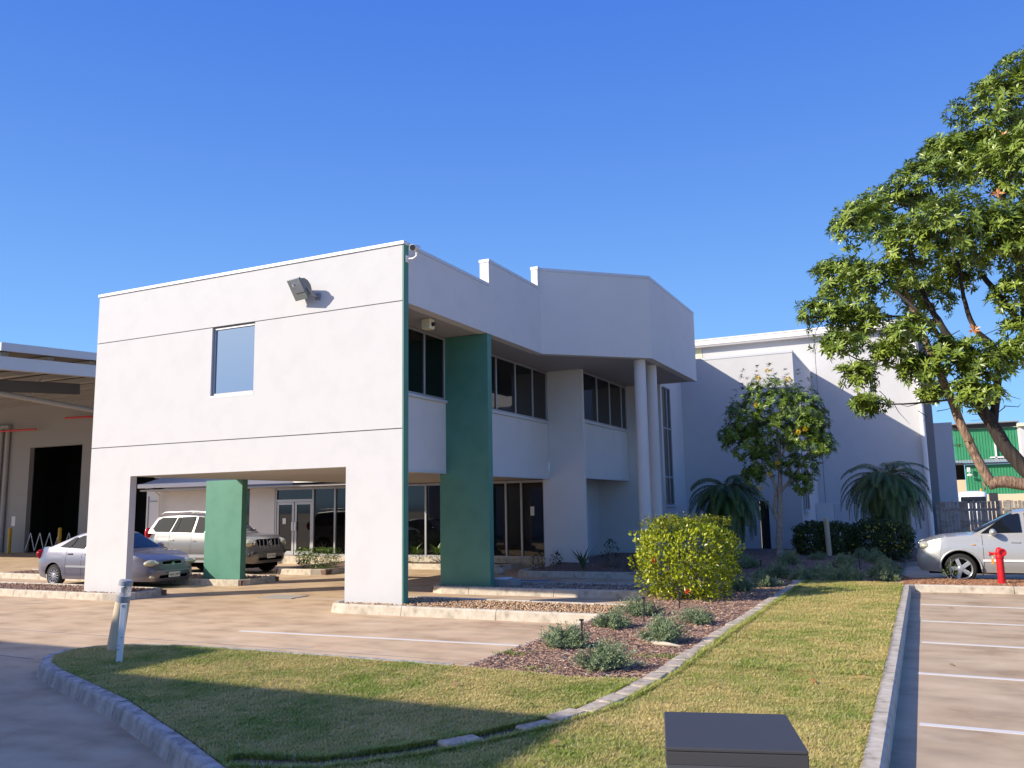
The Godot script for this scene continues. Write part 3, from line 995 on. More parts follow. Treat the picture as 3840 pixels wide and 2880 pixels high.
func loading_shed() -> void:
	var o := thing("loading_shed", Vector3(-38, 0, -28.5), "open grey loading shed with a deep sloping canopy left of the office", "building")
	var zw := -28.5
	# wall with two dark openings
	front_poly("wall_panel", [Vector2(-60, 0), Vector2(-41.65, 0), Vector2(-41.65, 5.37), Vector2(-37.64, 5.37), Vector2(-37.64, 0), Vector2(-35.6, 0), Vector2(-35.6, 4.6), Vector2(-31.9, 4.6), Vector2(-31.9, 0), Vector2(-28.2, 0), Vector2(-28.2, 8.2), Vector2(-60, 8.2)], zw, 0.25, "shed_paint", o)
	bx("inner_wall", Vector3(-60, 0, zw - 14.0), Vector3(-28.2, 8.2, zw - 14.2), "shed_paint", o)
	bx("inner_wall", Vector3(-28.4, 0, zw - 0.252), Vector3(-28.2, 8.2, zw - 13.99), "shed_paint", o)
	bx("inner_wall", Vector3(-60, 0, zw - 0.252), Vector3(-59.8, 8.2, zw - 13.99), "shed_paint", o)
	bx("inner_roof", Vector3(-60, 8.21, zw), Vector3(-28.2, 8.35, zw - 14.2), "steel_dark", o)
	# canopy: an upper fascia, a recessed beam, a dark roof on pale purlins
	var rise := 0.056
	var b := MB.new()
	var z0 := -16.6
	var z1 := -28.4
	for q in [[-26.0, -26.08, 7.10, 7.37, "canopy_fascia"], [-26.18, -26.42, 6.53, 6.95, "canopy_beam"]]:
		b = MB.new()
		var y0: float = q[2] + rise * (-16.55 - z0)
		var y1: float = q[2] + rise * (-16.55 - z1)
		var h: float = q[3] - q[2]
		b.extrude(PackedVector2Array([Vector2(z0, y0), Vector2(z1, y1), Vector2(z1, y1 + h), Vector2(z0, y0 + h)]), Transform3D(Basis(Vector3.BACK, Vector3.UP, Vector3.LEFT), Vector3(q[1], 0, 0)), q[0] - q[1])
		part(q[4], b, M.roof_sheet, o)
	b = MB.new()
	var ya := 7.15 + rise * (-16.55 - z0)
	var yb := 7.15 + rise * (-16.55 - z1)
	b.quad(Vector3(-60, ya, z0), Vector3(-26.1, ya, z0), Vector3(-26.1, yb, z1), Vector3(-60, yb, z1))
	b.quad(Vector3(-60, ya + 0.06, z0), Vector3(-60, yb + 0.06, z1), Vector3(-26.1, yb + 0.06, z1), Vector3(-26.1, ya + 0.06, z0))
	part("roof_sheet", b, M.steel_dark, o)
	for k in 8:
		var z := -17.0 - 1.6 * k
		var y := 6.92 + rise * (-16.55 - z)
		bx("purlin", Vector3(-60, y, z - 0.12), Vector3(-26.43, y + 0.2, z + 0.12), "shed_paint", o)
	b = MB.new()
	b.obox(Transform3D(Basis(Vector3.RIGHT, 0.0776), Vector3(-30.0, 6.62, -19.5)), Vector3(0.24, 0.42, 5.75))
	part("rafter", b, M.steel_dark, o)
	b = MB.new()
	b.tube([Vector3(-30.0, 6.49, -16.7), Vector3(-30.0, 6.32, -19.23), Vector3(-30.0, 6.07, -23.1), Vector3(-30.0, 5.8, -27.5)], [0.1, 0.1, 0.1, 0.1], 12)
	part("brace", b, M.shed_paint, o)
	b = MB.new()
	b.rod(Vector3(-30.0, 6.35, -20.4), Vector3(-30.0, 7.2, -20.86), 0.025, 6)
	part("tie", b, M.soffit, o)
	b = MB.new()
	b.rod(Vector3(-44.0, 6.3, zw + 0.5), Vector3(-40.6, 6.25, zw + 0.5), 0.05, 6)
	b.rod(Vector3(-38.5, 6.7, zw + 0.4), Vector3(-34.0, 6.6, zw + 0.4), 0.05, 6)
	part("fire_pipe", b, M.red_paint, o)
	b = MB.new()
	for x in [-43.9, -43.35]:
		b.tube([Vector3(x, 0.0, zw + 0.12), Vector3(x, 6.5, zw + 0.12)], [0.11, 0.11], 10)
	b.box(Vector3(-46.0, 6.45, zw + 0.02), Vector3(-43.2, 6.62, zw + 0.24))
	part("wall_pipe", b, M.soffit, o)
	bx("notice", Vector3(-42.75, 1.35, zw + 0.005), Vector3(-42.45, 1.85, zw + 0.02), "paper", o)
	bx("blue_door", Vector3(-46.0, 0.0, zw + 0.05), Vector3(-43.3, 1.85, zw + 0.2), "blue_paint", o)
	# posts before the opening
	for q in [[-42.0, "yellow steel post left of the dark shed opening"], [-38.2, "yellow steel post right of the dark shed opening"]]:
		b = MB.new()
		b.lathe([Vector2(0.085, 0), Vector2(0.085, 1.22), Vector2(0.075, 1.26), Vector2(0.0, 1.28)], 14, Transform3D(Basis.IDENTITY, Vector3(q[0], 0, zw + 0.55)))
		tag(part("guard_post", b, M.yellow_paint), q[1], "post", "yellow guard posts")
	# the folding lattice barrier
	var g := thing("lattice_barrier", Vector3(-40, 0, zw + 0.2), "folding zigzag metal barrier across the dark shed opening", "barrier")
	for k in 5:
		var x := -41.25 + 0.72 * k
		for s in [0.0, 0.36]:
			b = MB.new()
			var p := Vector3(x + s, 0.12 if s == 0.0 else 1.0, zw + 0.2)
			var q2 := Vector3(x + s + 0.36, 1.0 if s == 0.0 else 0.12, zw + 0.2)
			b.rod(p, q2, 0.022, 6)
			part("bar", b, M.white_metal, g)
	# the white cabinet at the end of the ground floor
	var cb := thing("storage_cabinet", Vector3(-29.2, 0, -25.6), "white upright cabinet behind the silver four-wheel drive", "cabinet")
	bx("body", Vector3(-29.62, 0, -25.6), Vector3(-28.72, 2.84, -26.3), "white_metal", cb, 0.01)
	bx("rail", Vector3(-29.45, 2.36, -25.56), Vector3(-28.74, 2.40, -25.598), "steel_grey", cb)
	bx("rail", Vector3(-29.5, 0.3, -25.57), Vector3(-29.46, 2.6, -25.598), "steel_grey", cb)


func corrugated(b: MB, x0: float, x1: float, y0: float, y1: float, z: float, pitch := 0.19, deep := 0.03) -> void:
	var k := 0
	var x := x0
	while x < x1 - 0.001:
		var w := minf(pitch, x1 - x)
		var a := x + w * 0.62
		var c := x + w * 0.74
		var d := x + w * 0.88
		b.quad(Vector3(x, y0, z), Vector3(a, y0, z), Vector3(a, y1, z), Vector3(x, y1, z))
		b.quad(Vector3(a, y0, z), Vector3(c, y0, z + deep), Vector3(c, y1, z + deep), Vector3(a, y1, z))
		b.quad(Vector3(c, y0, z + deep), Vector3(d, y0, z + deep), Vector3(d, y1, z + deep), Vector3(c, y1, z + deep))
		b.quad(Vector3(d, y0, z + deep), Vector3(x + w, y0, z), Vector3(x + w, y1, z), Vector3(d, y1, z + deep))
		x += pitch
		k += 1


func distance() -> void:
	# the green factory beyond the fence
	var o := thing("green_factory", Vector3(5, 0, -72), "far green ribbed metal factory in two storeys behind the tree limbs", "building")
	var b := MB.new()
	corrugated(b, 2.43, 6.62, 4.72, 7.1, -72.0)
	part("upper_wall", b, M.colorbond_green, o)
	b = MB.new()
	corrugated(b, 2.93, 12.0, 2.2, 4.35, -70.6)
	part("lower_wall", b, M.colorbond_green, o)
	bx("gable_side", Vector3(2.30, 0, -71.99), Vector3(2.42, 7.2, -84.0), "colorbond_green", o)
	bx("roof_edge", Vector3(2.2, 7.42, -71.3), Vector3(6.75, 7.5, -84.0), "steel_grey", o)
	bx("eave_fascia", Vector3(2.3, 7.12, -71.8), Vector3(6.6, 7.41, -71.95), "trim_dark", o)
	b = MB.new()
	for k in 52:
		var x0 := 2.36 + 0.19 * k
		b.quad(Vector3(x0, 4.50, -70.2), Vector3(x0 + 0.14, 4.50, -70.2), Vector3(x0 + 0.14, 4.78, -71.95), Vector3(x0, 4.78, -71.95))
		b.quad(Vector3(x0 + 0.14, 4.50, -70.2), Vector3(x0 + 0.165, 4.54, -70.2), Vector3(x0 + 0.165, 4.82, -71.95), Vector3(x0 + 0.14, 4.78, -71.95))
		b.quad(Vector3(x0 + 0.165, 4.54, -70.2), Vector3(x0 + 0.19, 4.50, -70.2), Vector3(x0 + 0.19, 4.78, -71.95), Vector3(x0 + 0.165, 4.82, -71.95))
	part("lean_to_roof", b, M.roof_sheet, o)
	bx("lean_to_gutter", Vector3(2.36, 4.36, -70.25), Vector3(12.2, 4.49, -70.4), "trim_dark", o)
	bx("base_wall", Vector3(2.9, 0, -70.4), Vector3(14.0, 2.19, -70.6), "masonry_cream", o)
	bx("base_wall", Vector3(2.36, 0, -71.9), Vector3(2.95, 3.3, -72.1), "masonry_cream", o)
	bx("dark_gap", Vector3(2.36, 3.31, -71.95), Vector3(2.95, 4.8, -72.15), "void", o)
	bx("downpipe", Vector3(5.05, 4.8, -71.93), Vector3(5.17, 6.3, -71.83), "white_metal", o)
	bx("downpipe", Vector3(4.7, 4.85, -71.93), Vector3(5.9, 4.95, -71.83), "white_metal", o)
	b = MB.new()
	b.obox(Transform3D(Basis(Vector3.UP, 0.3), Vector3(3.15, 4.0, -70.2)), Vector3(0.18, 0.32, 0.14))
	b.tube([Vector3(3.15, 3.84, -70.2), Vector3(3.17, 3.68, -70.2)], [0.03, 0.03], 6)
	b.ball(Transform3D(Basis.IDENTITY.scaled(Vector3(0.2, 0.09, 0.13)), Vector3(3.2, 3.6, -70.15)), 10, 6)
	part("wall_lamp", b, M.white_metal, o)
	# lighter shed at the far right edge
	var p := thing("far_shed", Vector3(9.0, 0, -90), "pale far shed roof at the right edge behind the green factory", "building")
	bx("wall", Vector3(8.5, 0, -90), Vector3(16, 8.4, -100), "wall_paint", p)
	bx("roof", Vector3(8.35, 8.41, -89.6), Vector3(16, 8.7, -100), "cream_paint", p)
	# paling fence between the warehouse wing and the yard
	var f := thing("paling_fence", Vector3(5, 0, -36.2), "weathered grey timber paling fence behind the silver hatchback", "fence")
	var x := 0.45
	var k := 0
	var shapes := []
	for j in 4:
		var pb := MB.new()
		var w := 0.098 + 0.006 * j
		pb.box(Vector3(-w * 0.5, 0.03, -0.009), Vector3(w * 0.5, 1.80 + 0.012 * j, 0.009))
		shapes.append(pb.mesh(M.timber_grey))
	while x < 9.5:
		var pl := MeshInstance3D.new()
		pl.mesh = shapes[rng.randi() % 4]
		pl.name = numbered("paling", f)
		f.add_child(pl)
		pl.position = Vector3(x, 0, -36.2 + (0.012 if k % 2 else -0.008)) - wpos[f]
		pl.rotation = Vector3(0, rng.randf_range(-0.05, 0.05), rng.randf_range(-0.012, 0.012))
		x += 0.118 + rng.randf_range(0.0, 0.012)
		k += 1
	for y in [0.35, 1.45]:
		bx("rail", Vector3(0.4, y, -36.28), Vector3(9.6, y + 0.09, -36.23), "timber_grey", f)
	# the white truck whose cab roof shows above the fence
	var tr := thing("parked_truck", Vector3(2.3, 0, -50), "white truck cab roof showing above the paling fence", "truck")
	var cab := MB.new()
	var rows := []
	for q in [[1.10, 0.55, 0.85], [1.55, 0.62, 0.80], [1.95, 0.66, 0.62], [2.16, 0.66, 0.52], [2.26, 0.58, 0.42], [2.30, 0.30, 0.2]]:
		var row := PackedVector3Array()
		for j in 24:
			var a := TAU * j / 24
			var cx := signf(cos(a)) * pow(absf(cos(a)), 0.45)
			var sz := signf(sin(a)) * pow(absf(sin(a)), 0.45)
			row.append(Vector3(2.33 + cx * q[1], q[0], -50.6 - sz * q[2]))
		rows.append(row)
	cab.grid(rows, true)
	part("cab", cab, M.paint_white, tr)
	bx("windscreen", Vector3(1.75, 1.5, -49.96), Vector3(2.9, 2.0, -49.86), "car_glass", tr, 0.03)
	bx("bonnet", Vector3(1.7, 0.6, -49.8), Vector3(2.96, 1.3, -48.9), "paint_white", tr, 0.08)
	bx("tray", Vector3(1.65, 0.7, -51.6), Vector3(3.0, 1.5, -54.5), "trim_dark", tr, 0.02)
	bx("mirror", Vector3(3.05, 1.75, -49.9), Vector3(3.45, 2.18, -49.98), "trim_dark", tr, 0.02)
	b = MB.new()
	b.lathe([Vector2(0.06, 2.28), Vector2(0.06, 2.38), Vector2(0.03, 2.41), Vector2(0.0, 2.41)], 10, Transform3D(Basis.IDENTITY, Vector3(2.75, 0, -50.4)))
	part("beacon", b, M.amber_lamp, tr)
	for x2 in [1.85, 2.8]:
		for z in [-49.3, -53.6]:
			b = MB.new()
			b.lathe([Vector2(0, -0.1), Vector2(0.36, -0.1), Vector2(0.36, 0.1), Vector2(0, 0.1)], 16, Transform3D(Basis(Vector3.BACK, PI / 2), Vector3(x2, 0.36, z)))
			part("wheel", b, M.rubber, tr)


func neighbour() -> void:
	# the building behind the photographer on the left: its roof edge throws the shadow over the lower left
	var o := thing("neighbour_building", Vector3(-20, 0, 4), "flat-roofed building outside the frame whose stepped shadow lies across the lower left lawn", "building")
	bx("main_wall", Vector3(-30, 0, 1.47), Vector3(-11.95, 6.9, 14.0), "wall_paint", o)
	bx("front_bay", Vector3(-30, 0, -0.1), Vector3(-17.5, 6.9, 1.468), "wall_paint", o)


func curve(pts: Array, x: float) -> float:
	# linear through points (x, y) sorted by x
	if x <= pts[0].x:
		return pts[0].y
	for k in pts.size() - 1:
		if x <= pts[k + 1].x:
			var t: float = (x - pts[k].x) / (pts[k + 1].x - pts[k].x)
			var s := t * t * (3.0 - 2.0 * t) * 0.4 + t * 0.6
			return lerpf(pts[k].y, pts[k + 1].y, s)
	return pts[-1].y


func patch(b: MB, poly: Array, f: Callable) -> void:
	# a flat outline (u, v), lifted on to a surface by f(u, v)
	var q := PackedVector2Array(poly)
	var t := Geometry2D.triangulate_polygon(q)
	for k in range(0, t.size(), 3):
		var p1: Vector3 = f.call(q[t[k]].x, q[t[k]].y)
		var p2: Vector3 = f.call(q[t[k + 1]].x, q[t[k + 1]].y)
		var p3: Vector3 = f.call(q[t[k + 2]].x, q[t[k + 2]].y)
		b.tri(p1, p2, p3)


# A car along local +x (front), y up, +z its right side. d: dictionary of measures.
func make_car(o: Node3D, d: Dictionary) -> void:
	var paint: StandardMaterial3D = M[d.paint]
	var xr: float = d.rear
	var xf: float = d.front
	var axles: Array = d.axles
	var ra: float = d.arch
	var wr: float = d.wheel
	var deck: Array = d.deck          # shoulder line (x, y) from the tail to the nose
	var wide: Array = d.wide          # (height, half width)
	var nose: Array = d.nose          # (height, set back of the front)
	var tail: Array = d.tail          # (height, set back of the rear)
	var sill: float = d.sill
	# plan stations round one side: (x fraction or absolute x, share of the half width)
	var st := []
	for q in [[0.0, 0.0], [0.0, 0.35], [0.0, 0.62], [0.012, 0.80], [0.04, 0.915], [0.085, 0.97]]:
		st.append([xr + (xf - xr) * q[0], q[1]])
	var xs := []
	for k in 22:
		xs.append(lerpf(xr + (xf - xr) * 0.115, xr + (xf - xr) * 0.885, k / 21.0))
	for a in axles:
		for k in 11:
			xs.append(a + ra * cos(PI * k / 10.0))
		xs.append(a + ra + 0.012)
		xs.append(a - ra - 0.012)
	xs.sort()
	for x in xs:
		st.append([x, 0.995 if x < xr + (xf - xr) * 0.13 or x > xf - (xf - xr) * 0.13 else 1.0])
	for q in [[0.915, 0.965], [0.955, 0.90], [0.985, 0.78], [1.0, 0.60], [1.0, 0.33], [1.0, 0.0]]:
		st.append([xr + (xf - xr) * q[0], q[1]])
	var nv := 9
	var cols := []
	for s in st:
		var x: float = s[0]
		var yb := sill
		if x < axles[0] - ra:
			yb = lerpf(d.get("rear_low", sill), sill, clampf((x - xr) / (axles[0] - ra - xr), 0, 1))
		elif x > axles[1] + ra:
			yb = lerpf(sill, d.get("front_low", sill), clampf((x - axles[1] - ra) / (xf - axles[1] - ra), 0, 1))
		for a in axles:
			if absf(x - a) < ra:
				yb = maxf(yb, wr + sqrt(maxf(0.0, ra * ra - (x - a) * (x - a))))
		var yt := curve(deck, x)
		var col := PackedVector3Array()
		for k in nv + 1:
			var y := lerpf(yb, yt, pow(float(k) / nv, 0.9))
			var back := curve(tail, y)
			var fore := curve(nose, y)
			var f := (x - xr) / (xf - xr)
			var px := x + back * pow(clampf(1.0 - f * 3.0, 0, 1), 1.5) - fore * pow(clampf(f * 3.0 - 2.0, 0, 1), 1.5)
			col.append(Vector3(px, y, curve(wide, y) * s[1]))
		cols.append(col)
	var b := MB.new()
	b.grid(cols)
	var mir := []
	for c in cols:
		var r := PackedVector3Array()
		for p in c:
			r.append(Vector3(p.x, p.y, -p.z))
		mir.append(r)
	b.grid(mir, false, true)
	# deck across the top edges
	var rows := []
	for c in cols:
		var e: Vector3 = c[nv]
		var row := PackedVector3Array()
		for k in 11:
			var t := 1.0 - 2.0 * k / 10.0
			row.append(Vector3(e.x, e.y + (d.get("crown", 0.03)) * (1.0 - t * t) * clampf(e.z / 0.4, 0, 1), e.z * t))
		rows.append(row)
	b.grid(rows, false, true)
	var body := part("body", b, paint, o, true)
	# underside and wheel wells
	b = MB.new()
	b.box(Vector3(xr + 0.2, 0.2, -wide[0].y + 0.27), Vector3(xf - 0.25, 0.72, wide[0].y - 0.27))
	part("underbody", b, M.void, o, true)
	# cabin
	var g: Dictionary = d.cabin
	var gy := func(x: float) -> float: return curve(deck, x)
	var side_z := func(x: float, y: float) -> float:
		var y0 := curve(deck, x)
		var t := clampf((y - y0) / (g.roof - y0), 0, 1)
		return lerpf(curve(wide, y0) - 0.012, g.roof_w, t + 0.12 * t * (1.0 - t))
	b = MB.new()
	var ns := 17
	var side := []
	for k in ns:
		var t := float(k) / (ns - 1)
		var xb: float = lerpf(g.base[0], g.base[1], t)
		var xt: float = lerpf(g.top[0], g.top[1], t)
		var arc: float = g.get("bow", 0.03) * (1.0 - pow(2.0 * t - 1.0, 2))
		var col := PackedVector3Array()
		for j in 7:
			var u := j / 6.0
			var y0 := curve(deck, xb)
			var y: float = lerpf(y0 - 0.02, g.roof - g.get("bow", 0.03) + arc - 0.035, u)
			var x: float = lerpf(xb, xt, u)
			col.append(Vector3(x, y, lerpf(curve(wide, y0) - 0.012, g.roof_w, u + 0.12 * u * (1.0 - u))))
		var last: Vector3 = col[6]
		col.append(Vector3(last.x, last.y + 0.024, last.z - 0.03))
		col.append(Vector3(last.x, last.y + 0.036, last.z - 0.09))
		side.append(col)
	b.grid(side)
	mir = []
	for c in side:
		var r := PackedVector3Array()
		for p in c:
			r.append(Vector3(p.x, p.y, -p.z))
		mir.append(r)
	b.grid(mir, false, true)
	rows = []
	for c in side:
		var e: Vector3 = c[8]
		var row := PackedVector3Array()
		for k in 9:
			var t := 1.0 - 2.0 * k / 8.0
			row.append(Vector3(e.x, e.y + 0.03 * (1.0 - t * t), e.z * t))
		rows.append(row)
	b.grid(rows, false, true)
	for e in [0, ns - 1]:
		var ends := []
		for j in 9:
			var p: Vector3 = side[e][j]
			var row := PackedVector3Array()
			for k in 9:
				var t := 1.0 - 2.0 * k / 8.0
				row.append(Vector3(p.x + (0.05 if e else -0.05) * (1.0 - t * t), p.y + (0.03 * (1.0 - t * t) if j == 8 else 0.0), p.z * t))
			ends.append(row)
		b.grid(ends, false, e == 0)
	var cabin := part("cabin", b, paint, o, true)
	# side windows, windscreen and rear screen, set a few millimetres proud
	for sgn in [1.0, -1.0]:
		for wdw in g.windows:
			b = MB.new()
			patch(b, wdw, func(u, v): return Vector3(u, v, sgn * (side_z.call(u, v) + 0.006)))
			part("side_window", b, M.car_glass, o, true)
	for e in [0, ns - 1]:
		b = MB.new()
		var ends := []
		for j in [1, 2, 3, 4, 5, 6]:
			var p: Vector3 = side[e][j]
			var row := PackedVector3Array()
			for k in 9:
				var t := (1.0 - 2.0 * k / 8.0) * 0.93
				row.append(Vector3(p.x + (0.05 if e else -0.05) * (1.0 - t * t) + (0.008 if e else -0.008), p.y + 0.006, p.z * t))
			ends.append(row)
		b.grid(ends, false, e == 0)
		part("windscreen" if e else "rear_screen", b, M.car_glass, o, true)
	# wheels
	for a in axles:
		for sgn in [1.0, -1.0]:
			var wz: float = wide[1].y - 0.115
			var turn := Basis(Vector3.RIGHT, PI / 2 * sgn)
			var tf := Transform3D(turn, Vector3(a, wr, sgn * wz))
			b = MB.new()
			b.lathe([Vector2(0.0, -0.1), Vector2(wr * 0.9, -0.1), Vector2(wr * 0.985, -0.07), Vector2(wr, -0.03), Vector2(wr, 0.05), Vector2(wr * 0.985, 0.085), Vector2(wr * 0.9, 0.105), Vector2(wr * 0.74, 0.108), Vector2(wr * 0.70, 0.095), Vector2(wr * 0.66, 0.05), Vector2(0.0, 0.05)], 32, tf)
			var wheel := part("wheel", b, M.rubber, o, true)
			b = MB.new()
			b.lathe([Vector2(wr * 0.66, 0.052), Vector2(wr * 0.70, 0.10), Vector2(wr * 0.725, 0.106), Vector2(wr * 0.735, 0.10)], 32, tf)
			b.lathe([Vector2(wr * 0.66, 0.02), Vector2(wr * 0.655, 0.056), Vector2(0.0, 0.056)], 28, Transform3D(turn, Vector3(a, wr, sgn * wz)))
			var ns2: int = d.spokes
			for k in ns2:
				var an := TAU * k / ns2
				var rad := Vector3(cos(an), 0, sin(an))
				var tt := Transform3D(Basis(rad, Vector3.UP, rad.cross(Vector3.UP)), rad * wr * 0.40 + Vector3(0, 0.078, 0))
				b.tbox(tf * tt, Vector3(wr * 0.58, 0.022, d.spoke_w), 0.006)
			b.lathe([Vector2(0.0, 0.06), Vector2(wr * 0.17, 0.06), Vector2(wr * 0.17, 0.09), Vector2(wr * 0.12, 0.1), Vector2(0.0, 0.1)], 16, tf)
			var rim := part("rim", b, M.alloy, wheel, true)
			rim.position = wpos[rim] - wpos[wheel]
			if d.get("hub_gap", true):
				b = MB.new()
				b.lathe([Vector2(wr * 0.20, 0.0585), Vector2(wr * 0.64, 0.0585)], 28, tf)
				var gap := part("rim_gap", b, M.void, wheel, true)
				gap.position = wpos[gap] - wpos[wheel]
	# doors: the seams between the panels, and handles
	b = MB.new()
	for sgn in [1.0, -1.0]:
		for x in d.seams:
			for k in 8:
				var y0 := lerpf(sill + 0.04, curve(deck, x) - 0.01, k / 8.0)
				var y1 := lerpf(sill + 0.04, curve(deck, x) - 0.01, (k + 1) / 8.0)
				var z0: float = (curve(wide, y0) + 0.0015) * sgn
				var z1: float = (curve(wide, y1) + 0.0015) * sgn
				b.quad(Vector3(x - 0.004, y0, z0), Vector3(x + 0.004, y0, z0), Vector3(x + 0.004, y1, z1), Vector3(x - 0.004, y1, z1))
	part("door_seams", b, M.void, o, true)
	for sgn in [1.0, -1.0]:
		for h in d.handles:
			b = MB.new()
			b.tbox(Transform3D(Basis(Vector3.BACK, 0.03), Vector3(h.x, h.y, sgn * (curve(wide, h.y) + 0.012))), Vector3(0.19, 0.032, 0.03), 0.008)
			part("door_handle", b, M[d.get("handle_mat", d.paint)], o, true)
		b = MB.new()
		for q in d.strips:
			for k in 14:
				var x0: float = lerpf(q[0], q[1], k / 14.0)
				var x1: float = lerpf(q[0], q[1], (k + 1) / 14.0)
				b.obox(Transform3D(Basis.IDENTITY, Vector3((x0 + x1) * 0.5, q[2], sgn * (curve(wide, q[2]) + 0.006))), Vector3(x1 - x0, q[3], 0.018))
		part("side_strip", b, M[d.strip_mat], o, true)
		# mirror
		b = MB.new()
		var mp: Vector3 = d.mirror
		b.ball(Transform3D(Basis.IDENTITY.scaled(Vector3(0.075, 0.075, 0.115)), Vector3(mp.x, mp.y, sgn * mp.z)), 14, 10)
		b.box(Vector3(mp.x - 0.02, mp.y - 0.07, sgn * (mp.z - 0.16)), Vector3(mp.x + 0.03, mp.y - 0.03, sgn * mp.z))
		part("mirror", b, M[d.get("mirror_mat", d.paint)], o, true)
		# lamps
		for l in d.lamps:
			b = MB.new()
			var q3: Vector3 = l[1]
			b.ball(Transform3D(Basis(Vector3.UP, l[3] * sgn) * Basis.IDENTITY.scaled(l[2]), Vector3(q3.x, q3.y, sgn * q3.z)), 18, 12)
			part(l[0], b, M[l[4]], o, true)
			if l[0] == "headlight":
				for k in 2:
					b = MB.new()
					b.ball(Transform3D(Basis(Vector3.UP, l[3] * sgn) * Basis.IDENTITY.scaled(Vector3(l[2].x * 0.75, l[2].y * 0.62, l[2].y * 0.62)), Vector3(q3.x + l[2].x * 0.36, q3.y, sgn * (q3.z + (0.07 if k else -0.07)))), 12, 8)
					part("lamp_bowl", b, M.reflector, o, true)


func plate(o: Node3D, txt: String, at: Vector3, w := 0.372, h := 0.134) -> void:
	var b := MB.new()
	b.tbox(Transform3D(Basis.IDENTITY, at), Vector3(0.012, h, w), 0.004)
	var pl := part("number_plate", b, M.plate, o, true)
	var tm := TextMesh.new()
	var f := SystemFont.new()
	f.font_names = PackedStringArray(["Droid Sans"])
	tm.font = f
	tm.text = txt
	tm.font_size = 72
	tm.pixel_size = 0.00125
	tm.depth = 0.004
	tm.material = M.plate_text
	var t := MeshInstance3D.new()
	t.name = "lettering"
	t.mesh = tm
	pl.add_child(t)
	t.transform = Transform3D(Basis(Vector3.UP, PI / 2), at + Vector3(0.0075, 0.0, 0) - wpos[pl])


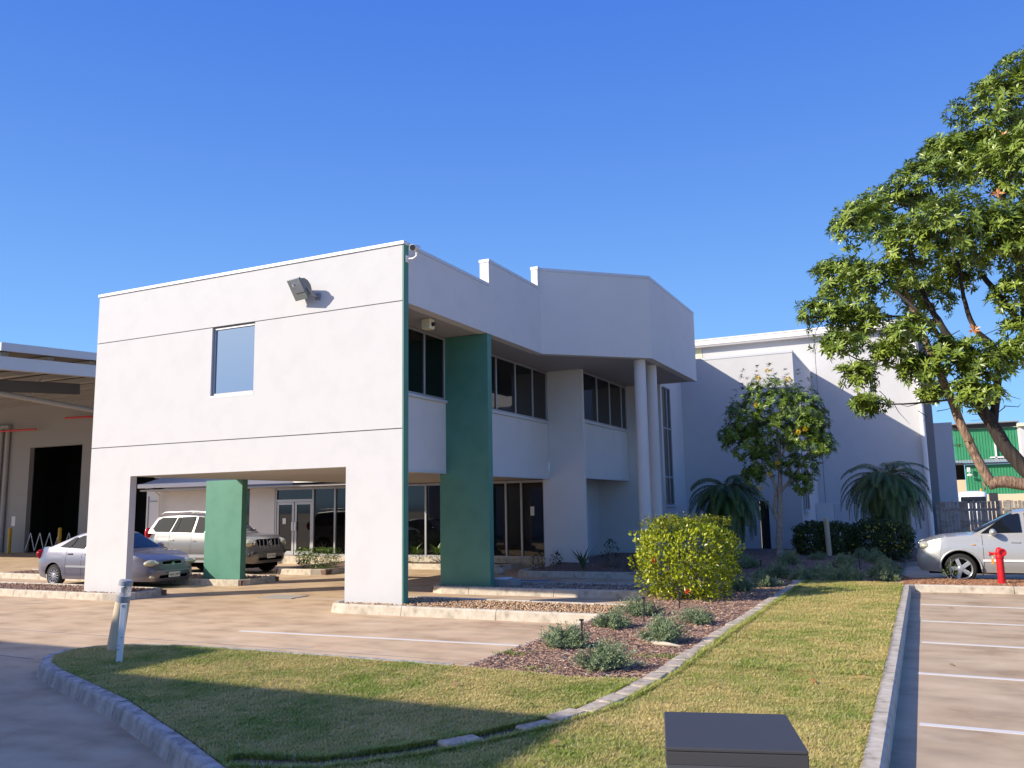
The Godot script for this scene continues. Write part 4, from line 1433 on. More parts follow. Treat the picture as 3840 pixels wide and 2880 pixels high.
func cars() -> void:
	# the small violet grey saloon, nose to the right, behind the left pier
	var o := thing("saloon_car", Vector3(-20.0, 0, -16.30), "violet grey saloon car half hidden behind the left pier of the front wall", "car", "cars parked under the building")
	make_car(o, {
		"paint": "paint_violet", "rear": -2.20, "front": 2.27, "axles": [-1.33, 1.20], "arch": 0.345, "wheel": 0.29, "sill": 0.20, "rear_low": 0.27, "front_low": 0.17,
		"deck": [Vector2(-2.2, 0.985), Vector2(-1.9, 1.045), Vector2(-1.35, 1.03), Vector2(-0.2, 0.97), Vector2(0.95, 0.955), Vector2(1.5, 0.90), Vector2(1.95, 0.80), Vector2(2.2, 0.70), Vector2(2.27, 0.665)],
		"wide": [Vector2(0.15, 0.79), Vector2(0.32, 0.835), Vector2(0.55, 0.85), Vector2(0.72, 0.848), Vector2(0.88, 0.82), Vector2(1.05, 0.765)],
		"nose": [Vector2(0.15, 0.09), Vector2(0.30, 0.01), Vector2(0.45, 0.0), Vector2(0.52, 0.035), Vector2(0.68, 0.12)], "tail": [Vector2(0.2, 0.08), Vector2(0.42, 0.0), Vector2(0.58, 0.01), Vector2(0.64, 0.05), Vector2(1.0, 0.13)],
		"cabin": {"base": [-1.62, 1.05], "top": [-0.72, 0.28], "roof": 1.445, "roof_w": 0.56, "bow": 0.05, "windows": [
			[Vector2(-1.20, 1.045), Vector2(-0.78, 1.02), Vector2(-0.62, 1.30), Vector2(-0.75, 1.29)],
			[Vector2(-0.74, 1.02), Vector2(-0.24, 1.0), Vector2(-0.16, 1.35), Vector2(-0.45, 1.34), Vector2(-0.58, 1.30)],
			[Vector2(-0.16, 1.0), Vector2(0.78, 0.985), Vector2(0.36, 1.27), Vector2(0.2, 1.34), Vector2(-0.07, 1.355)]]},
		"spokes": 14, "spoke_w": 0.022, "seams": [-0.84, -0.22, 0.86], "handles": [Vector2(-0.98 + 0.3, 0.86), Vector2(0.0, 0.85)], "handle_mat": "trim_dark",
		"strips": [[-0.80, 0.84, 0.535, 0.05]], "strip_mat": "steel_grey", "mirror": Vector3(0.72, 1.02, 0.90),
		"lamps": [["headlight", Vector3(2.06, 0.63, 0.57), Vector3(0.15, 0.09, 0.27), 0.42, "lens"], ["tail_light", Vector3(-2.10, 0.84, 0.66), Vector3(0.07, 0.13, 0.13), 0.0, "red_lamp"]],
	})
	var b := MB.new()
	b.tbox(Transform3D(Basis(Vector3.BACK, 0.25), Vector3(2.175, 0.595, 0)), Vector3(0.05, 0.13, 0.60), 0.015)
	part("grille", b, M.void, o, true)
	for k in 4:
		b = MB.new()
		b.tbox(Transform3D(Basis.IDENTITY, Vector3(2.205 - 0.012 * k, 0.548 + 0.032 * k, 0)), Vector3(0.03, 0.012, 0.56), 0.004)
		part("grille_bar", b, M.chrome, o, true)
	b = MB.new()
	b.lathe([Vector2(0.030, 0), Vector2(0.042, 0.0), Vector2(0.042, 0.012), Vector2(0.030, 0.012), Vector2(0.030, 0)], 20, Transform3D(Basis(Vector3.BACK, -PI / 2), Vector3(2.215, 0.60, 0)))
	b.tbox(Transform3D(Basis.IDENTITY, Vector3(2.222, 0.60, 0)), Vector3(0.01, 0.016, 0.11), 0.003)
	part("emblem", b, M.chrome, o, true)
	b = MB.new()
	b.tbox(Transform3D(Basis.IDENTITY, Vector3(2.245, 0.29, 0)), Vector3(0.05, 0.085, 0.9), 0.02)
	part("intake", b, M.void, o, true)
	for z in [-0.6, 0.6]:
		b = MB.new()
		b.ball(Transform3D(Basis.IDENTITY.scaled(Vector3(0.05, 0.05, 0.09)), Vector3(2.17, 0.29, z)), 12, 8)
		part("fog_light", b, M.lens, o, true)
	b = MB.new()
	b.tbox(Transform3D(Basis.IDENTITY, Vector3(2.262, 0.425, 0)), Vector3(0.03, 0.03, 1.15), 0.012)
	part("bumper_strip", b, M.steel_grey, o, true)
	plate(o, "448 LWV", Vector3(2.285, 0.325, 0))

	# the silver four-wheel drive beyond it
	o = thing("four_wheel_drive", Vector3(-20.55, 0, -20.54), "silver four-wheel drive with roof rails behind the sunlit green fin", "car", "cars parked under the building")
	make_car(o, {
		"paint": "paint_silver", "rear": -2.25, "front": 2.30, "axles": [-1.32, 1.40], "arch": 0.47, "wheel": 0.385, "sill": 0.36, "rear_low": 0.42, "front_low": 0.33, "crown": 0.04,
		"deck": [Vector2(-2.25, 1.28), Vector2(-1.2, 1.275), Vector2(0.9, 1.215), Vector2(1.3, 1.19), Vector2(1.9, 1.13), Vector2(2.18, 1.05), Vector2(2.3, 0.98)],
		"wide": [Vector2(0.3, 0.84), Vector2(0.5, 0.915), Vector2(0.75, 0.94), Vector2(1.0, 0.935), Vector2(1.15, 0.90), Vector2(1.3, 0.865)],
		"nose": [Vector2(0.3, 0.12), Vector2(0.45, 0.03), Vector2(0.62, 0.0), Vector2(0.75, 0.05), Vector2(1.0, 0.13)], "tail": [Vector2(0.4, 0.05), Vector2(0.6, 0.0), Vector2(0.75, 0.03), Vector2(1.25, 0.1)],
		"cabin": {"base": [-2.15, 1.05], "top": [-1.86, 0.16], "roof": 1.845, "roof_w": 0.66, "bow": 0.05, "windows": [
			[Vector2(-1.93, 1.40), Vector2(-1.78, 1.305), Vector2(-1.16, 1.295), Vector2(-1.0, 1.755), Vector2(-1.62, 1.75), Vector2(-1.78, 1.68)],
			[Vector2(-1.09, 1.295), Vector2(-0.86, 1.29), Vector2(-0.78, 1.76), Vector2(-0.93, 1.757)],
			[Vector2(-0.84, 1.29), Vector2(-0.19, 1.275), Vector2(-0.17, 1.775), Vector2(-0.76, 1.762)],
			[Vector2(-0.08, 1.27), Vector2(0.88, 1.25), Vector2(0.45, 1.62), Vector2(0.25, 1.74), Vector2(-0.06, 1.775)]]},
		"spokes": 6, "spoke_w": 0.06, "seams": [-1.08, -0.13, 0.92], "handles": [Vector2(-0.95, 1.04), Vector2(-0.02, 1.02)], "handle_mat": "chrome",
		"strips": [[-0.85, 0.92, 0.56, 0.09], [-0.85, 0.92, 0.40, 0.06]], "strip_mat": "steel_grey", "mirror": Vector3(0.62, 1.29, 1.0), "mirror_mat": "chrome",
		"lamps": [["headlight", Vector3(2.03, 0.94, 0.70), Vector3(0.17, 0.13, 0.19), 0.5, "lens"], ["tail_light", Vector3(-2.17, 1.27, 0.78), Vector3(0.09, 0.17, 0.12), 0.0, "red_lamp"]],
	})
	b = MB.new()
	b.tbox(Transform3D(Basis(Vector3.BACK, 0.12), Vector3(2.17, 0.90, 0)), Vector3(0.08, 0.32, 1.02), 0.03)
	part("grille", b, M.void, o, true)
	for k in 6:
		b = MB.new()
		b.tbox(Transform3D(Basis(Vector3.BACK, 0.12), Vector3(2.215, 0.90, -0.42 + 0.168 * k)), Vector3(0.03, 0.28, 0.038), 0.012)
		part("grille_bar", b, M.steel_grey, o, true)
	b = MB.new()
	for e in [[0.085, 0.06, 0.0], [0.045, 0.03, 0.02], [0.03, 0.055, 0.0]]:
		var ring := []
		for j in 25:
			var a := TAU * j / 24
			ring.append(Vector3(2.245, 0.93 + e[2] + e[1] * sin(a), e[0] * cos(a)))
		var rr := []
		for j in 25:
			rr.append(0.007)
		b.tube(ring, rr, 6, false)
	part("emblem", b, M.chrome, o, true)
	b = MB.new()
	b.tbox(Transform3D(Basis.IDENTITY, Vector3(2.255, 0.47, 0)), Vector3(0.06, 0.10, 1.05), 0.02)
	part("intake", b, M.void, o, true)
	b = MB.new()
	b.tbox(Transform3D(Basis.IDENTITY, Vector3(2.21, 0.66, 0)), Vector3(0.14, 0.10, 1.5), 0.03)
	part("bumper_bar", b, M.trim_dark, o, true)
	for z in [-0.74, 0.74]:
		b = MB.new()
		b.ball(Transform3D(Basis.IDENTITY.scaled(Vector3(0.05, 0.075, 0.075)), Vector3(2.13, 0.60, z)), 12, 8)
		part("fog_light", b, M.trim_dark, o, true)
	for z in [-0.62, 0.62]:
		b = MB.new()
		b.tube([Vector3(-1.75, 1.86, z), Vector3(-1.6, 1.915, z), Vector3(-0.4, 1.93, z), Vector3(0.1, 1.91, z), Vector3(0.3, 1.845, z)], [0.02, 0.024, 0.024, 0.024, 0.02], 8)
		part("roof_rail", b, M.alloy, o, true)
	plate(o, "470 VBU", Vector3(2.305, 0.545, 0.0))

	# the pale silver hatch at the right edge, nose to the left
	o = thing("silver_hatchback", Vector3(1.93, 0, -23.0), "pale silver car at the right edge behind the red hydrant", "car", "", PI)
	make_car(o, {
		"paint": "paint_white_silver", "rear": -2.10, "front": 2.19, "axles": [-1.35, 1.28], "arch": 0.41, "wheel": 0.335, "sill": 0.25, "rear_low": 0.32, "front_low": 0.27, "crown": 0.05,
		"deck": [Vector2(-2.1, 1.10), Vector2(-1.0, 1.12), Vector2(0.6, 1.10), Vector2(1.05, 1.085), Vector2(1.6, 1.04), Vector2(1.95, 0.97), Vector2(2.1, 0.90), Vector2(2.19, 0.83)],
		"wide": [Vector2(0.22, 0.82), Vector2(0.4, 0.885), Vector2(0.62, 0.90), Vector2(0.8, 0.895), Vector2(0.98, 0.86), Vector2(1.12, 0.82)],
		"nose": [Vector2(0.25, 0.10), Vector2(0.40, 0.01), Vector2(0.58, 0.0), Vector2(0.70, 0.03), Vector2(0.9, 0.12)], "tail": [Vector2(0.3, 0.05), Vector2(0.5, 0.0), Vector2(0.7, 0.03), Vector2(1.1, 0.1)],
		"cabin": {"base": [-1.95, 1.03], "top": [-1.45, 0.12], "roof": 1.66, "roof_w": 0.60, "bow": 0.06, "windows": [
			[Vector2(-0.75, 1.155), Vector2(-0.10, 1.145), Vector2(-0.08, 1.57), Vector2(-0.7, 1.55)],
			[Vector2(0.0, 1.145), Vector2(0.82, 1.125), Vector2(0.42, 1.42), Vector2(0.25, 1.53), Vector2(0.02, 1.57)]]},
		"spokes": 5, "spoke_w": 0.085, "seams": [-0.78, -0.05, 0.80], "handles": [Vector2(-0.62, 0.93), Vector2(0.15, 0.93)],
		"strips": [[-0.9, 0.82, 0.52, 0.05]], "strip_mat": "paint_white", "mirror": Vector3(0.58, 1.16, 0.99),
		"lamps": [["headlight", Vector3(1.97, 0.84, 0.66), Vector3(0.17, 0.10, 0.16), 0.5, "lens"], ["tail_light", Vector3(-2.0, 1.0, 0.72), Vector3(0.07, 0.16, 0.1), 0.0, "red_lamp"]],
	})
	b = MB.new()
	b.tbox(Transform3D(Basis.IDENTITY, Vector3(2.16, 0.60, 0)), Vector3(0.05, 0.12, 0.8), 0.02)
	part("grille", b, M.void, o, true)
	for s in [-1.0, 1.0]:
		b = MB.new()
		var lip := []
		var lr := []
		for j in 19:
			var a := PI * j / 18
			lip.append(Vector3(1.28 + 0.425 * cos(a), 0.335 + 0.425 * sin(a), s * 0.893))
			lr.append(0.022)
		b.tube(lip, lr, 8)
		part("arch_lip", b, M.paint_white_silver, o, true)
		b = MB.new()
		b.box(Vector3(0.83, 0.18, s * 0.70), Vector3(0.85, 0.42, s * 0.88))
		part("mud_flap", b, M.rubber, o, true)
		b = MB.new()
		b.tbox(Transform3D(Basis.IDENTITY, Vector3(0.98, 0.87, s * 0.89)), Vector3(0.07, 0.025, 0.02), 0.006)
		part("side_repeater", b, M.amber_lamp, o, true)


func street_things() -> void:
	var b := MB.new()
	# floodlight on the front wall
	var o := thing("flood_light", Vector3(-11.36, 6.2, -13.57), "grey floodlight tilted down from the top of the sunlit front wall", "lamp")
	var tf := Transform3D(Basis(Vector3.UP, -0.22) * Basis(Vector3.RIGHT, 0.55), Vector3(-11.25, 6.42, -13.27))
	b.tbox(tf, Vector3(0.42, 0.46, 0.04), 0.01)
	part("front_frame", b, M.lamp_grey, o)
	b = MB.new()
	var rows := []
	for k in 7:
		var a := PI * k / 6
		var row := PackedVector3Array()
		for x in [-0.19, 0.19]:
			row.append(tf * Vector3(x, 0.20 * cos(a), -0.03 - 0.17 * sin(a)))
		rows.append(row)
	b.grid(rows)
	for x in [-0.19, 0.19]:
		for k in 6:
			b.tri(tf * Vector3(x, 0, -0.03), tf * Vector3(x, 0.2 * cos(PI * k / 6), -0.03 - 0.17 * sin(PI * k / 6)), tf * Vector3(x, 0.2 * cos(PI * (k + 1) / 6), -0.03 - 0.17 * sin(PI * (k + 1) / 6)))
	part("housing", b, M.lamp_grey, o)
	b = MB.new()
	b.tbox(tf * Transform3D(Basis.IDENTITY, Vector3(0.05, 0.07, 0.027)), Vector3(0.30, 0.29, 0.012), 0.003)
	part("glass", b, M.glass_blue, o)
	b = MB.new()
	b.ball(tf * Transform3D(Basis.IDENTITY.scaled(Vector3(0.03, 0.03, 0.03)), Vector3(-0.03, 0.10, 0.04)), 10, 6)
	part("bulb", b, M.reflector, o)
	b = MB.new()
	b.box(Vector3(-11.02, 6.22, -13.568), Vector3(-10.9, 6.36, -13.54))
	b.tube([Vector3(-10.96, 6.29, -13.55), Vector3(-10.97, 6.29, -13.42), tf * Vector3(0.2, -0.03, -0.07)], [0.02, 0.02, 0.02], 8)
	part("bracket", b, M.steel_grey, o)
	# camera on the green edge of the front wall
	o = thing("security_camera", Vector3(-8.8, 6.85, -13.66), "white bullet security camera at the top corner of the front wall", "camera", "security cameras on the office")
	b = MB.new()
	b.cbox(Vector3(-8.867, 6.74, -13.71), Vector3(-8.83, 6.88, -13.61), 0.008)
	b.tube([Vector3(-8.84, 6.81, -13.66), Vector3(-8.70, 6.80, -13.66), Vector3(-8.62, 6.84, -13.66), Vector3(-8.62, 6.93, -13.66)], [0.022, 0.022, 0.024, 0.024], 10)
	part("arm", b, M.white_metal, o)
	b = MB.new()
	b.lathe([Vector2(0, -0.16), Vector2(0.055, -0.16), Vector2(0.068, -0.13), Vector2(0.068, 0.14), Vector2(0.06, 0.15)], 18, Transform3D(Basis(Vector3.RIGHT, PI / 2 + 0.25) * Basis(Vector3.BACK, -0.2), Vector3(-8.62, 6.99, -13.60)))
	part("barrel", b, M.white_metal, o)
	b = MB.new()
	b.lathe([Vector2(0.0, 0.13), Vector2(0.055, 0.13), Vector2(0.055, 0.145), Vector2(0.0, 0.145)], 16, Transform3D(Basis(Vector3.RIGHT, PI / 2 + 0.25) * Basis(Vector3.BACK, -0.2), Vector3(-8.62, 6.99, -13.60)))
	part("lens", b, M.black, o)
	o = thing("security_camera", Vector3(-9.3, 5.75, -15.2), "small boxy camera hanging from the shaded eave near the corner", "camera", "security cameras on the office")
	b = MB.new()
	b.cbox(Vector3(-9.42, 5.72, -15.3), Vector3(-9.2, 5.94, -15.1), 0.012)
	part("body", b, M.cream_paint, o)
	b = MB.new()
	b.lathe([Vector2(0.0, 0), Vector2(0.045, 0), Vector2(0.045, 0.07), Vector2(0.0, 0.07)], 14, Transform3D(Basis(Vector3.BACK, -PI / 2), Vector3(-9.21, 5.82, -15.2)))
	part("lens", b, M.black, o)
	# leaning bollard light and the white post before it
	o = thing("bollard_light", Vector3(-9.72, 0.13, -7.98), "leaning cream bollard light with a clear lamp head on the shaded lawn tip", "bollard")
	var lean := Basis(Vector3.BACK, -0.145) * Basis(Vector3.RIGHT, -0.03)
	tf = Transform3D(lean, Vector3(-9.72, 0.05, -7.98))
	b = MB.new()
	b.lathe([Vector2(0.098, -0.05), Vector2(0.09, 0.72)], 20, tf)
	part("shaft", b, M.masonry_cream, o)
	b = MB.new()
	b.lathe([Vector2(0.088, 0.72), Vector2(0.088, 0.80), Vector2(0.0, 0.80)], 20, tf)
	b.lathe([Vector2(0.0, 0.935), Vector2(0.088, 0.935), Vector2(0.086, 0.99), Vector2(0.07, 1.005), Vector2(0.0, 1.01)], 20, tf)
	b.lathe([Vector2(0.012, 0.8), Vector2(0.012, 0.935)], 8, tf)
	part("lamp_cap", b, M.steel_grey, o)
	b = MB.new()
	b.lathe([Vector2(0.084, 0.80), Vector2(0.084, 0.935)], 20, tf)
	part("lamp_sleeve", b, M.lamp_glass, o)
	b = MB.new()
	b.lathe([Vector2(0.0, 0.83), Vector2(0.04, 0.84), Vector2(0.05, 0.90), Vector2(0.0, 0.92)], 12, tf)
	part("bulb", b, M.reflector, o)
	o = thing("marker_post", Vector3(-8.84, 0.13, -7.32), "flat white scuffed post standing before the leaning bollard light", "post")
	tf = Transform3D(Basis(Vector3.BACK, -0.055) * Basis(Vector3.UP, 0.62), Vector3(-8.83, 0.1, -7.33))
	b = MB.new()
	b.tbox(tf * Transform3D(Basis.IDENTITY, Vector3(0, 0.365, 0)), Vector3(0.062, 0.75, 0.012), 0.003)
	b.tbox(tf * Transform3D(Basis.IDENTITY, Vector3(0.029, 0.365, -0.017)), Vector3(0.01, 0.75, 0.035), 0.003)
	part("blade", b, M.white_metal, o)
	for q in [[0.0, 0.71, 0.018], [0.01, 0.34, 0.009], [-0.02, 0.25, 0.008], [-0.015, 0.2, 0.01], [0.0, 0.05, 0.02]]:
		b = MB.new()
		b.lathe([Vector2(0, 0), Vector2(q[2], 0), Vector2(q[2], 0.002), Vector2(0, 0.002)], 7, tf * Transform3D(Basis(Vector3.RIGHT, PI / 2), Vector3(q[0], q[1], 0.006)))
		part("rust_spot", b, M.steel_grey, o)
	# pale bollard in the shaded garden
	b = MB.new()
	b.lathe([Vector2(0.075, 0.0), Vector2(0.075, 0.95), Vector2(0.082, 0.955), Vector2(0.082, 1.12), Vector2(0.0, 1.13)], 18, Transform3D(Basis(Vector3.BACK, 0.03), Vector3(-2.62, 0.28, -26.85)))
	tag(part("bollard_light", b, M.masonry_cream), "pale upright bollard light in front of the shaded hedge", "bollard")
	# fire hydrant
	o = thing("fire_hydrant", Vector3(1.36, 0.12, -20.9), "bright red fire hydrant standpipe on the mulch beside the pale silver car", "hydrant")
	b = MB.new()
	tf = Transform3D(Basis.IDENTITY, Vector3(1.36, 0.12, -20.9))
	b.lathe([Vector2(0.085, 0.0), Vector2(0.085, 0.03), Vector2(0.072, 0.04), Vector2(0.072, 0.52), Vector2(0.085, 0.53), Vector2(0.085, 0.57), Vector2(0.07, 0.60)], 20, tf)
	b.lathe([Vector2(0.07, 0.60), Vector2(0.075, 0.64), Vector2(0.06, 0.72), Vector2(0.03, 0.755), Vector2(0.0, 0.76)], 18, tf)
	part("barrel", b, M.red_paint, o)
	b = MB.new()
	var side := Transform3D(Basis(Vector3.RIGHT, PI / 2) * Basis(Vector3.BACK, -0.25), Vector3(1.37, 0.78, -20.87))
	b.lathe([Vector2(0.05, 0.0), Vector2(0.05, 0.10), Vector2(0.075, 0.10), Vector2(0.085, 0.115), Vector2(0.085, 0.15), Vector2(0.06, 0.155), Vector2(0.055, 0.12), Vector2(0.0, 0.12)], 18, side)
	part("outlet", b, M.red_paint, o)
	b = MB.new()
	b.lathe([Vector2(0.03, 0.0), Vector2(0.03, 0.10), Vector2(0.045, 0.10), Vector2(0.045, 0.13), Vector2(0, 0.13)], 14, Transform3D(Basis(Vector3.BACK, PI / 2), Vector3(1.30, 0.74, -20.9)))
	part("side_cap", b, M.red_paint, o)
	b = MB.new()
	b.cbox(Vector3(1.20, 0.52, -20.86), Vector3(1.245, 0.64, -20.84), 0.004)
	b.tube([Vector3(1.22, 0.64, -20.85), Vector3(1.24, 0.70, -20.86), Vector3(1.28, 0.74, -20.87)], [0.006, 0.006, 0.006], 6)
	part("tag", b, M.amber_lamp, o)
	# letterbox in the foreground
	o = thing("letterbox", Vector3(-0.70, 0.0, -3.24), "black metal letterbox with a sloping lid at the bottom edge of the lawn", "letterbox")
	var lb := Transform3D(Basis(Vector3.UP, 0.282), Vector3(-0.704, 0, -3.245))
	var w2 := 0.235
	var d2 := 0.253
	b = MB.new()
	b.tbox(lb * Transform3D(Basis.IDENTITY, Vector3(0, 1.091, 0)), Vector3(w2 * 2, 0.014, d2 * 2), 0.004)
	var lid := part("lid", b, M.mailbox, o)
	b = MB.new()
	b.tbox(lb * Transform3D(Basis.IDENTITY, Vector3(0, 1.062, d2 - 0.008)), Vector3(w2 * 2, 0.044, 0.014), 0.003)
	b.tbox(lb * Transform3D(Basis(Vector3.RIGHT, -0.5), Vector3(0, 1.028, d2 - 0.002)), Vector3(w2 * 2 - 0.004, 0.034, 0.012), 0.003)
	part("front_lip", b, M.mailbox, o)
	b = MB.new()
	for s in [-1.0, 1.0]:
		b.tbox(lb * Transform3D(Basis.IDENTITY, Vector3(s * (w2 - 0.009), 1.05, 0)), Vector3(0.014, 0.068, d2 * 2 - 0.03), 0.003)
	part("side_flange", b, M.mailbox, o)
	b = MB.new()
	b.tbox(lb * Transform3D(Basis.IDENTITY, Vector3(-0.075, 0.92, -0.05)), Vector3(0.28, 0.22, 0.36), 0.006)
	part("box", b, M.mailbox, o)
	b = MB.new()
	b.tbox(lb * Transform3D(Basis.IDENTITY, Vector3(-0.12, 0.94, 0.135)), Vector3(0.11, 0.10, 0.02), 0.004)
	part("flap", b, M.steel_grey, o)
	b = MB.new()
	b.tbox(lb * Transform3D(Basis.IDENTITY, Vector3(0.10, 0.52, -0.02)), Vector3(0.05, 1.0, 0.05), 0.004)
	b.tbox(lb * Transform3D(Basis.IDENTITY, Vector3(-0.10, 0.45, -0.05)), Vector3(0.05, 0.72, 0.05), 0.004)
	part("post", b, M.mailbox, o)
	# water stakes of the drip line
	var stakes := [[-4.02, -10.25, 0.36, "black drip-line stake with a crosspiece between the two nearest grey shrubs"], [-4.03, -12.93, 0.36, "thin black stake before the grey shrub left of the clipped bush"], [-3.92, -14.62, 0.38, "black stake standing at the foot of the clipped yellow-green bush"], [-3.65, -21.2, 0.4, "dark stake in the shaded garden right of the clipped bush"], [-1.55, -22.9, 0.5, "dark stake in the shaded garden before the hedge"]]
	for q in stakes:
		o = thing("drip_stake", Vector3(q[0], 0.12, q[1]), q[3], "stake", "black drip-line stakes")
		b = MB.new()
		b.tbox(Transform3D(Basis(Vector3.BACK, rng.randf_range(-0.05, 0.05)), Vector3(q[0], 0.12 + q[2] * 0.5, q[1])), Vector3(0.022, q[2], 0.022), 0.003)
		part("shaft", b, M.poly_black, o)
		b = MB.new()
		b.tbox(Transform3D(Basis(Vector3.UP, 0.4), Vector3(q[0], 0.12 + q[2], q[1])), Vector3(0.06, 0.02, 0.035), 0.003)
		b.tube([Vector3(q[0] + 0.02, 0.12 + q[2], q[1]), Vector3(q[0] + 0.05, 0.12 + q[2] * 0.7, q[1] + 0.02), Vector3(q[0] + 0.03, 0.12 + q[2] * 0.4, q[1] + 0.02), Vector3(q[0] + 0.0, 0.13, q[1] + 0.05)], [0.004, 0.004, 0.004, 0.004], 5)
		part("dripper", b, M.poly_black, o)


func small_things() -> void:
	# concrete service box beside the dark fin
	var o := thing("service_box", Vector3(-8.75, 0.12, -17.75), "small grey concrete service box at the foot of the dark green fin", "box")
	bx("box", Vector3(-9.0, 0.1, -17.5), Vector3(-8.5, 0.27, -17.95), "cover_concrete", o, 0.01)
	bx("lid", Vector3(-8.98, 0.272, -17.52), Vector3(-8.7, 0.295, -17.93), "paper", o, 0.006)
	# rounded stone by the path
	var b := MB.new()
	b.ball(Transform3D(Basis.IDENTITY.scaled(Vector3(0.2, 0.14, 0.16)), Vector3(-11.15, 0.08, -22.0)), 12, 8)
	tag(part("edge_stone", b, M.kerb_concrete), "rounded pale stone at the corner of the shaded planter by the path", "stone")
	# pale curved edging piece round a shrub
	b = MB.new()
	b.tube([Vector3(-3.55, 0.15, -11.2), Vector3(-3.42, 0.165, -11.02), Vector3(-3.25, 0.15, -10.86), Vector3(-3.05, 0.16, -10.74), Vector3(-2.88, 0.145, -10.72)], [0.02, 0.032, 0.03, 0.026, 0.012], 8)
	tag(part("edging_strip", b, M.kerb_concrete), "pale curved strip lying below the right-hand grey shrub of the mulch bed", "edging")
	# fallen leaves
	var spots := [[-1.6, -6.05], [-2.55, -6.05], [-1.55, -7.25], [-1.15, -9.0], [-1.9, -8.4], [-0.9, -11.2], [-1.4, -13.2], [-6.2, -7.5], [-4.4, -7.6], [-3.6, -7.4], [-3.3, -7.0], [-7.1, -7.7], [-0.75, -8.6], [-0.72, -9.3], [-1.7, -15.5], [-2.2, -11.4]]
	for k in spots.size():
		b = MB.new()
		var p := Vector3(spots[k][0], 0.185, spots[k][1])
		b.leaf(p, Vector3(cos(k * 2.4), 0.15, sin(k * 2.4)).normalized(), Vector3(0.25 * cos(k), 1, 0.25 * sin(k)).normalized(), 0.11, 0.045, 0.3)
		var n2: Array = [Color(0.42, 0.16, 0.05), Color(0.50, 0.30, 0.10), Color(0.30, 0.17, 0.08)]
		for j in b.c.size():
			b.c[j] = n2[k % 3]
		tag(part("fallen_leaf", b, M.petal), "dry brown leaf lying on the mown lawn", "leaf", "dry leaves on the lawn")
	for q in [[0.35, -17.1], [0.1, -11.4], [0.0, -19.6], [0.9, -19.65], [0.5, -19.72], [1.3, -15.2]]:
		b = MB.new()
		b.leaf(Vector3(q[0], 0.012, q[1]), Vector3(cos(q[0] * 9), 0.05, sin(q[0] * 9)).normalized(), Vector3.UP, 0.12, 0.05, 0.1)
		for j in b.c.size():
			b.c[j] = Color(0.42, 0.30, 0.10)
		tag(part("fallen_leaf", b, M.petal), "dry yellowish leaf lying on the parking bays", "leaf", "dry leaves on the parking bays")

const LAWN := [Vector2(-4.86, -8.56), Vector2(-8.5, -8.55), Vector2(-9.36, -8.49), Vector2(-9.85, -8.34), Vector2(-10.15, -8.1), Vector2(-10.24, -7.76), Vector2(-10.07, -7.4), Vector2(-9.66, -7.07), Vector2(-9.08, -6.79), Vector2(-8.15, -6.42), Vector2(-6.98, -5.95), Vector2(-5.37, -5.16), Vector2(-3.52, -4.18), Vector2(-0.92, -2.92), Vector2(-0.53, -2.72), Vector2(-0.53, -20.08), Vector2(-2.1, -20.5), Vector2(-2.55, -20.05), Vector2(-2.57, -8.6), Vector2(-3.5, -8.45)]
const BED := [Vector2(-4.85, -8.6), Vector2(-4.85, -14.7), Vector2(-5.1, -16.9), Vector2(-5.1, -18.6), Vector2(-4.6, -19.5), Vector2(-4.6, -21.66), Vector2(-10.2, -21.6), Vector2(-10.3, -23.15), Vector2(-10.0, -27.6), Vector2(-7.76, -27.66), Vector2(-7.76, -30.45), Vector2(-3.76, -30.45), Vector2(-3.76, -34.4), Vector2(0.05, -34.4), Vector2(-0.1, -30.0), Vector2(-0.6, -29.0), Vector2(-0.7, -23.0), Vector2(-0.3, -21.75), Vector2(7.4, -21.85), Vector2(7.4, -20.28), Vector2(-0.52, -20.1), Vector2(-2.1, -20.55), Vector2(-2.57, -20.1), Vector2(-2.6, -8.55), Vector2(-3.5, -8.47)]
const EDGE := [Vector2(-2.62, -20.1), Vector2(-2.63, -14.6), Vector2(-2.64, -12.0), Vector2(-2.62, -9.0), Vector2(-2.66, -8.0), Vector2(-2.76, -7.25), Vector2(-2.95, -6.6), Vector2(-3.22, -6.05), Vector2(-3.55, -5.5), Vector2(-4.0, -5.0), Vector2(-4.55, -4.85)]


func edge_far(p: Vector2) -> float:
	var d := 9.0
	for k in EDGE.size() - 1:
		var q := Geometry2D.get_closest_point_to_segment(p, EDGE[k], EDGE[k + 1])
		d = minf(d, q.distance_to(p))
	return d


func scatter(called: String, m: ArrayMesh, buf: PackedFloat32Array, label: String, parent: Node = null) -> MultiMeshInstance3D:
	var mm := MultiMesh.new()
	mm.transform_format = MultiMesh.TRANSFORM_3D
	mm.use_colors = true
	mm.mesh = m
	mm.instance_count = buf.size() / 16
	mm.buffer = buf
	var o := MultiMeshInstance3D.new()
	o.name = numbered(called, parent if parent else self)
	o.multimesh = mm
	(parent if parent else self).add_child(o)
	o.set_meta("kind", "stuff")
	if label:
		o.set_meta("label", label)
	return o


func put(buf: PackedFloat32Array, t: Transform3D, c: Color) -> void:
	var a := t.basis
	buf.append_array([a.x.x, a.y.x, a.z.x, t.origin.x, a.x.y, a.y.y, a.z.y, t.origin.y, a.x.z, a.y.z, a.z.z, t.origin.z, c.r, c.g, c.b, 1.0])


func garden_left(z: float) -> float:
	return -4.5 if z > -21.7 else (-10.1 if z > -23.3 else (-10.0 if z > -27.6 else (-7.72 if z > -30.4 else -3.72)))


func garden_right(z: float) -> float:
	return -0.72 if z > -29.0 else lerpf(-0.72, 0.0, clampf((-29.0 - z) / 5.0, 0, 1))


